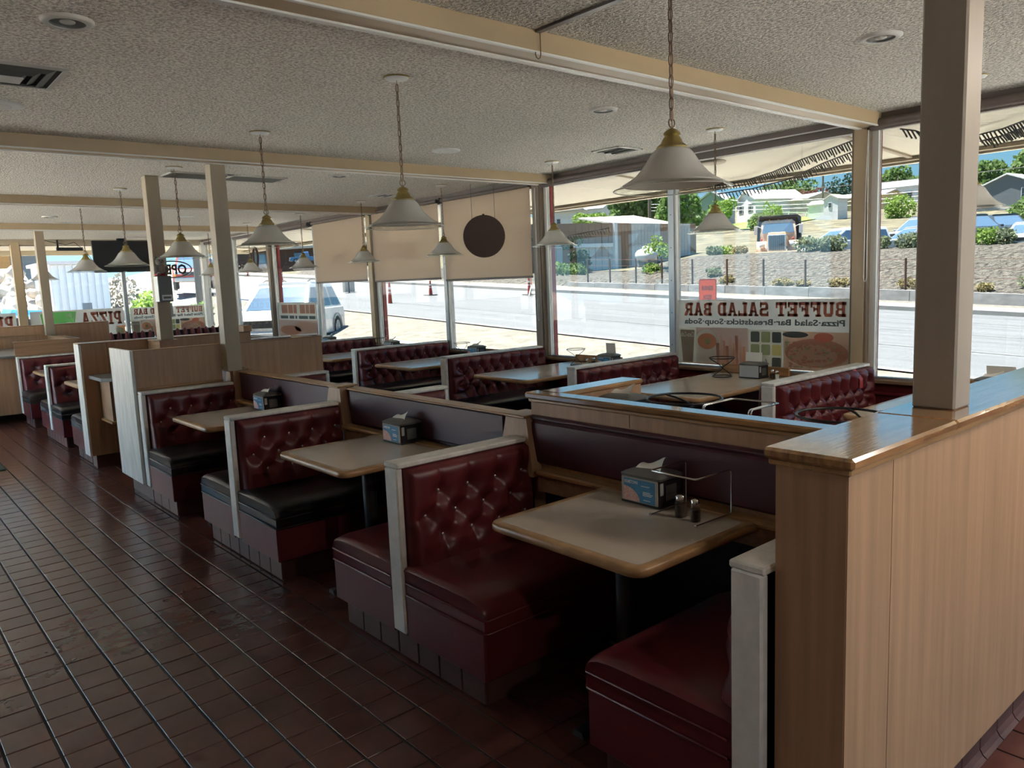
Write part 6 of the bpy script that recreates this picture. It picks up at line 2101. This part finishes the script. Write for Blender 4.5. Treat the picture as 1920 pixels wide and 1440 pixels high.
ct = thing('container', 'pale blue-grey shed wall behind the far windows', 'shed', (5.6, 22.6, .4))
MB().box(4.55, 6.10, 22.0, 25.0, .2, 2.62).build('wall', 'siding_white', ct)
for k in range(8):
    MB().box(4.58 + .19 * k, 4.70 + .19 * k, 21.96, 22.0, .2, 2.60).build('rib', 'siding_white', ct)
MB().box(4.45, 6.2, 21.85, 25.1, 2.62, 2.72).build('roof', 'roof_pale', ct)
t = thing('small_sign', 'small grey sign on a stake before the pale shed', 'sign', (4.9, 19.5, .8))
MB().box(4.78, 5.02, 19.48, 19.5, 1.25, 1.47).build('plate', 'siding_grey', t)
MB().box(4.89, 4.91, 19.49, 19.51, .3, 1.25).build('stake', 'siding_grey', t)

# rock wall left of the shed and white stones right of it
rr = random.Random(21)
for k in range(60):
    xx = rr.uniform(1.6, 4.5)
    q = rr.uniform(0, 1)
    yy = 21.0 + 5.0 * q
    zz = .55 + 2.0 * q + rr.uniform(-.08, .08)
    s = rr.uniform(.16, .34)
    o = MB().ball((0, 0, 0), (s, s * rr.uniform(.7, 1), s * rr.uniform(.5, .8)), 7, 5).build('boulder', 'rock', None)
    o.location = (xx, yy, zz)
    o.rotation_euler = (rr.uniform(0, 3), rr.uniform(0, 3), rr.uniform(0, 3))
    tag(o, 'pale boulder in the rock slope left of the pale shed', 'boulder', 'boulders on the rock slope')
sl = MB()
sl.grid(lambda u, v: (-14 + 18.6 * u, 20.6 + 6.5 * v, .35 + 2.35 * v), 8, 6)
struct('ground_slope', sl, 'rock', 180, 'pale rocky slope beyond the far windows')
for k in range(16):
    xx, yy = rr.uniform(6.6, 8.0), rr.uniform(20.5, 24)
    s = rr.uniform(.15, .32)
    o = MB().ball((0, 0, 0), (s, s * .8, s * .6), 7, 5).build('boulder', 'rock', None)
    o.location = (xx, yy, .30 + .085 * (yy - 14) + .1)
    o.rotation_euler = (rr.uniform(0, 3), rr.uniform(0, 3), rr.uniform(0, 3))
    tag(o, 'pale stone in the bed right of the pale shed', 'boulder', 'stones beside the pale shed')
tree('bush', 'grey leafless shrub right of the pale shed', 6.75, 23.0, .6, 2.5, 1.5, 'rock', 'bush', 900, cat='bush', group='shrubs beyond the far windows')
tree('bush', 'green shrub below the hanging screen', 7.45, 22.3, .6, 1.9, 1.3, 'leaf_bright', 'bush', 800, cat='bush', group='shrubs beyond the far windows')
tree('bush', 'yellow-green shrub left of the mullion below the screen', 6.85, 21.4, .6, 1.65, .9, 'leaf_bright', 'bush', 500, cat='bush', group='shrubs beyond the far windows')
tree('bush', 'dark low shrub behind the far banner', 7.1, 19.3, .45, 1.25, 1.4, 'leaf_dark', 'bush', 500, False, cat='bush', group='shrubs beyond the far windows')
tree('bush', 'green shrub behind the far banner near the thick pole', 8.2, 20.5, .45, 1.45, 1.0, 'leaf_green', 'bush', 500, False, cat='bush', group='shrubs beyond the far windows')
fb = thing('far_house', 'house with blue roof edge and orange boards beyond the rocks', 'house', (5, 31, 2.7))
MB().box(-3, 6.0, 30.5, 36, 2.3, 3.55).build('wall', 'siding_grey', fb)
MB().box(2.9, 4.8, 30.4, 30.55, 2.5, 3.45).build('orange_boards', 'wood_orange', fb)
MB().hexa([(-3.5, 30, 3.5), (6.8, 30, 3.5), (6.8, 37, 3.5), (-3.5, 37, 3.5), (-3.5, 30, 3.72), (6.8, 30, 3.62), (4.0, 33.5, 4.5), (-3.5, 33.5, 4.5)]).build('roof', 'roof_pale', fb)
MB().box(-3.5, 3.4, 29.9, 30.2, 3.48, 3.80).build('roof_edge', 'roof_blue', fb)
bo_ = thing('tarp_trailer', 'blue tarp over a small trailer beside the orange planks', 'trailer', (2.9, 17.5, 1.2))
MB().box(2.55, 3.6, 17.2, 18.6, .8, 1.22, .05).build('bed', 'car_trim', bo_)
MB().hexa([(2.7, 17.15, 1.2), (3.6, 17.15, 1.2), (3.6, 18.6, 1.2), (2.7, 18.6, 1.2), (2.8, 17.25, 1.40), (3.6, 17.25, 1.34), (3.6, 18.5, 1.34), (2.8, 18.5, 1.42)]).build('tarp', 'tarp_blue', bo_)
MB().hexa([(2.75, 17.0, 1.22), (3.6, 17.0, 1.08), (3.6, 17.1, 1.08), (2.75, 17.1, 1.22), (2.75, 17.0, 1.28), (3.6, 17.0, 1.14), (3.6, 17.1, 1.14), (2.75, 17.1, 1.28)]).build('side_rail', 'trim_white', bo_)
pk = thing('plank_stack', 'stacked orange planks at the left picture edge', 'lumber', (2.0, 18.5, .9))
for k in range(4):
    MB().box(.6, 2.72, 18.3, 19.6, .62 + .20 * k, .79 + .20 * k, .01).build('plank', 'wood_orange', pk)
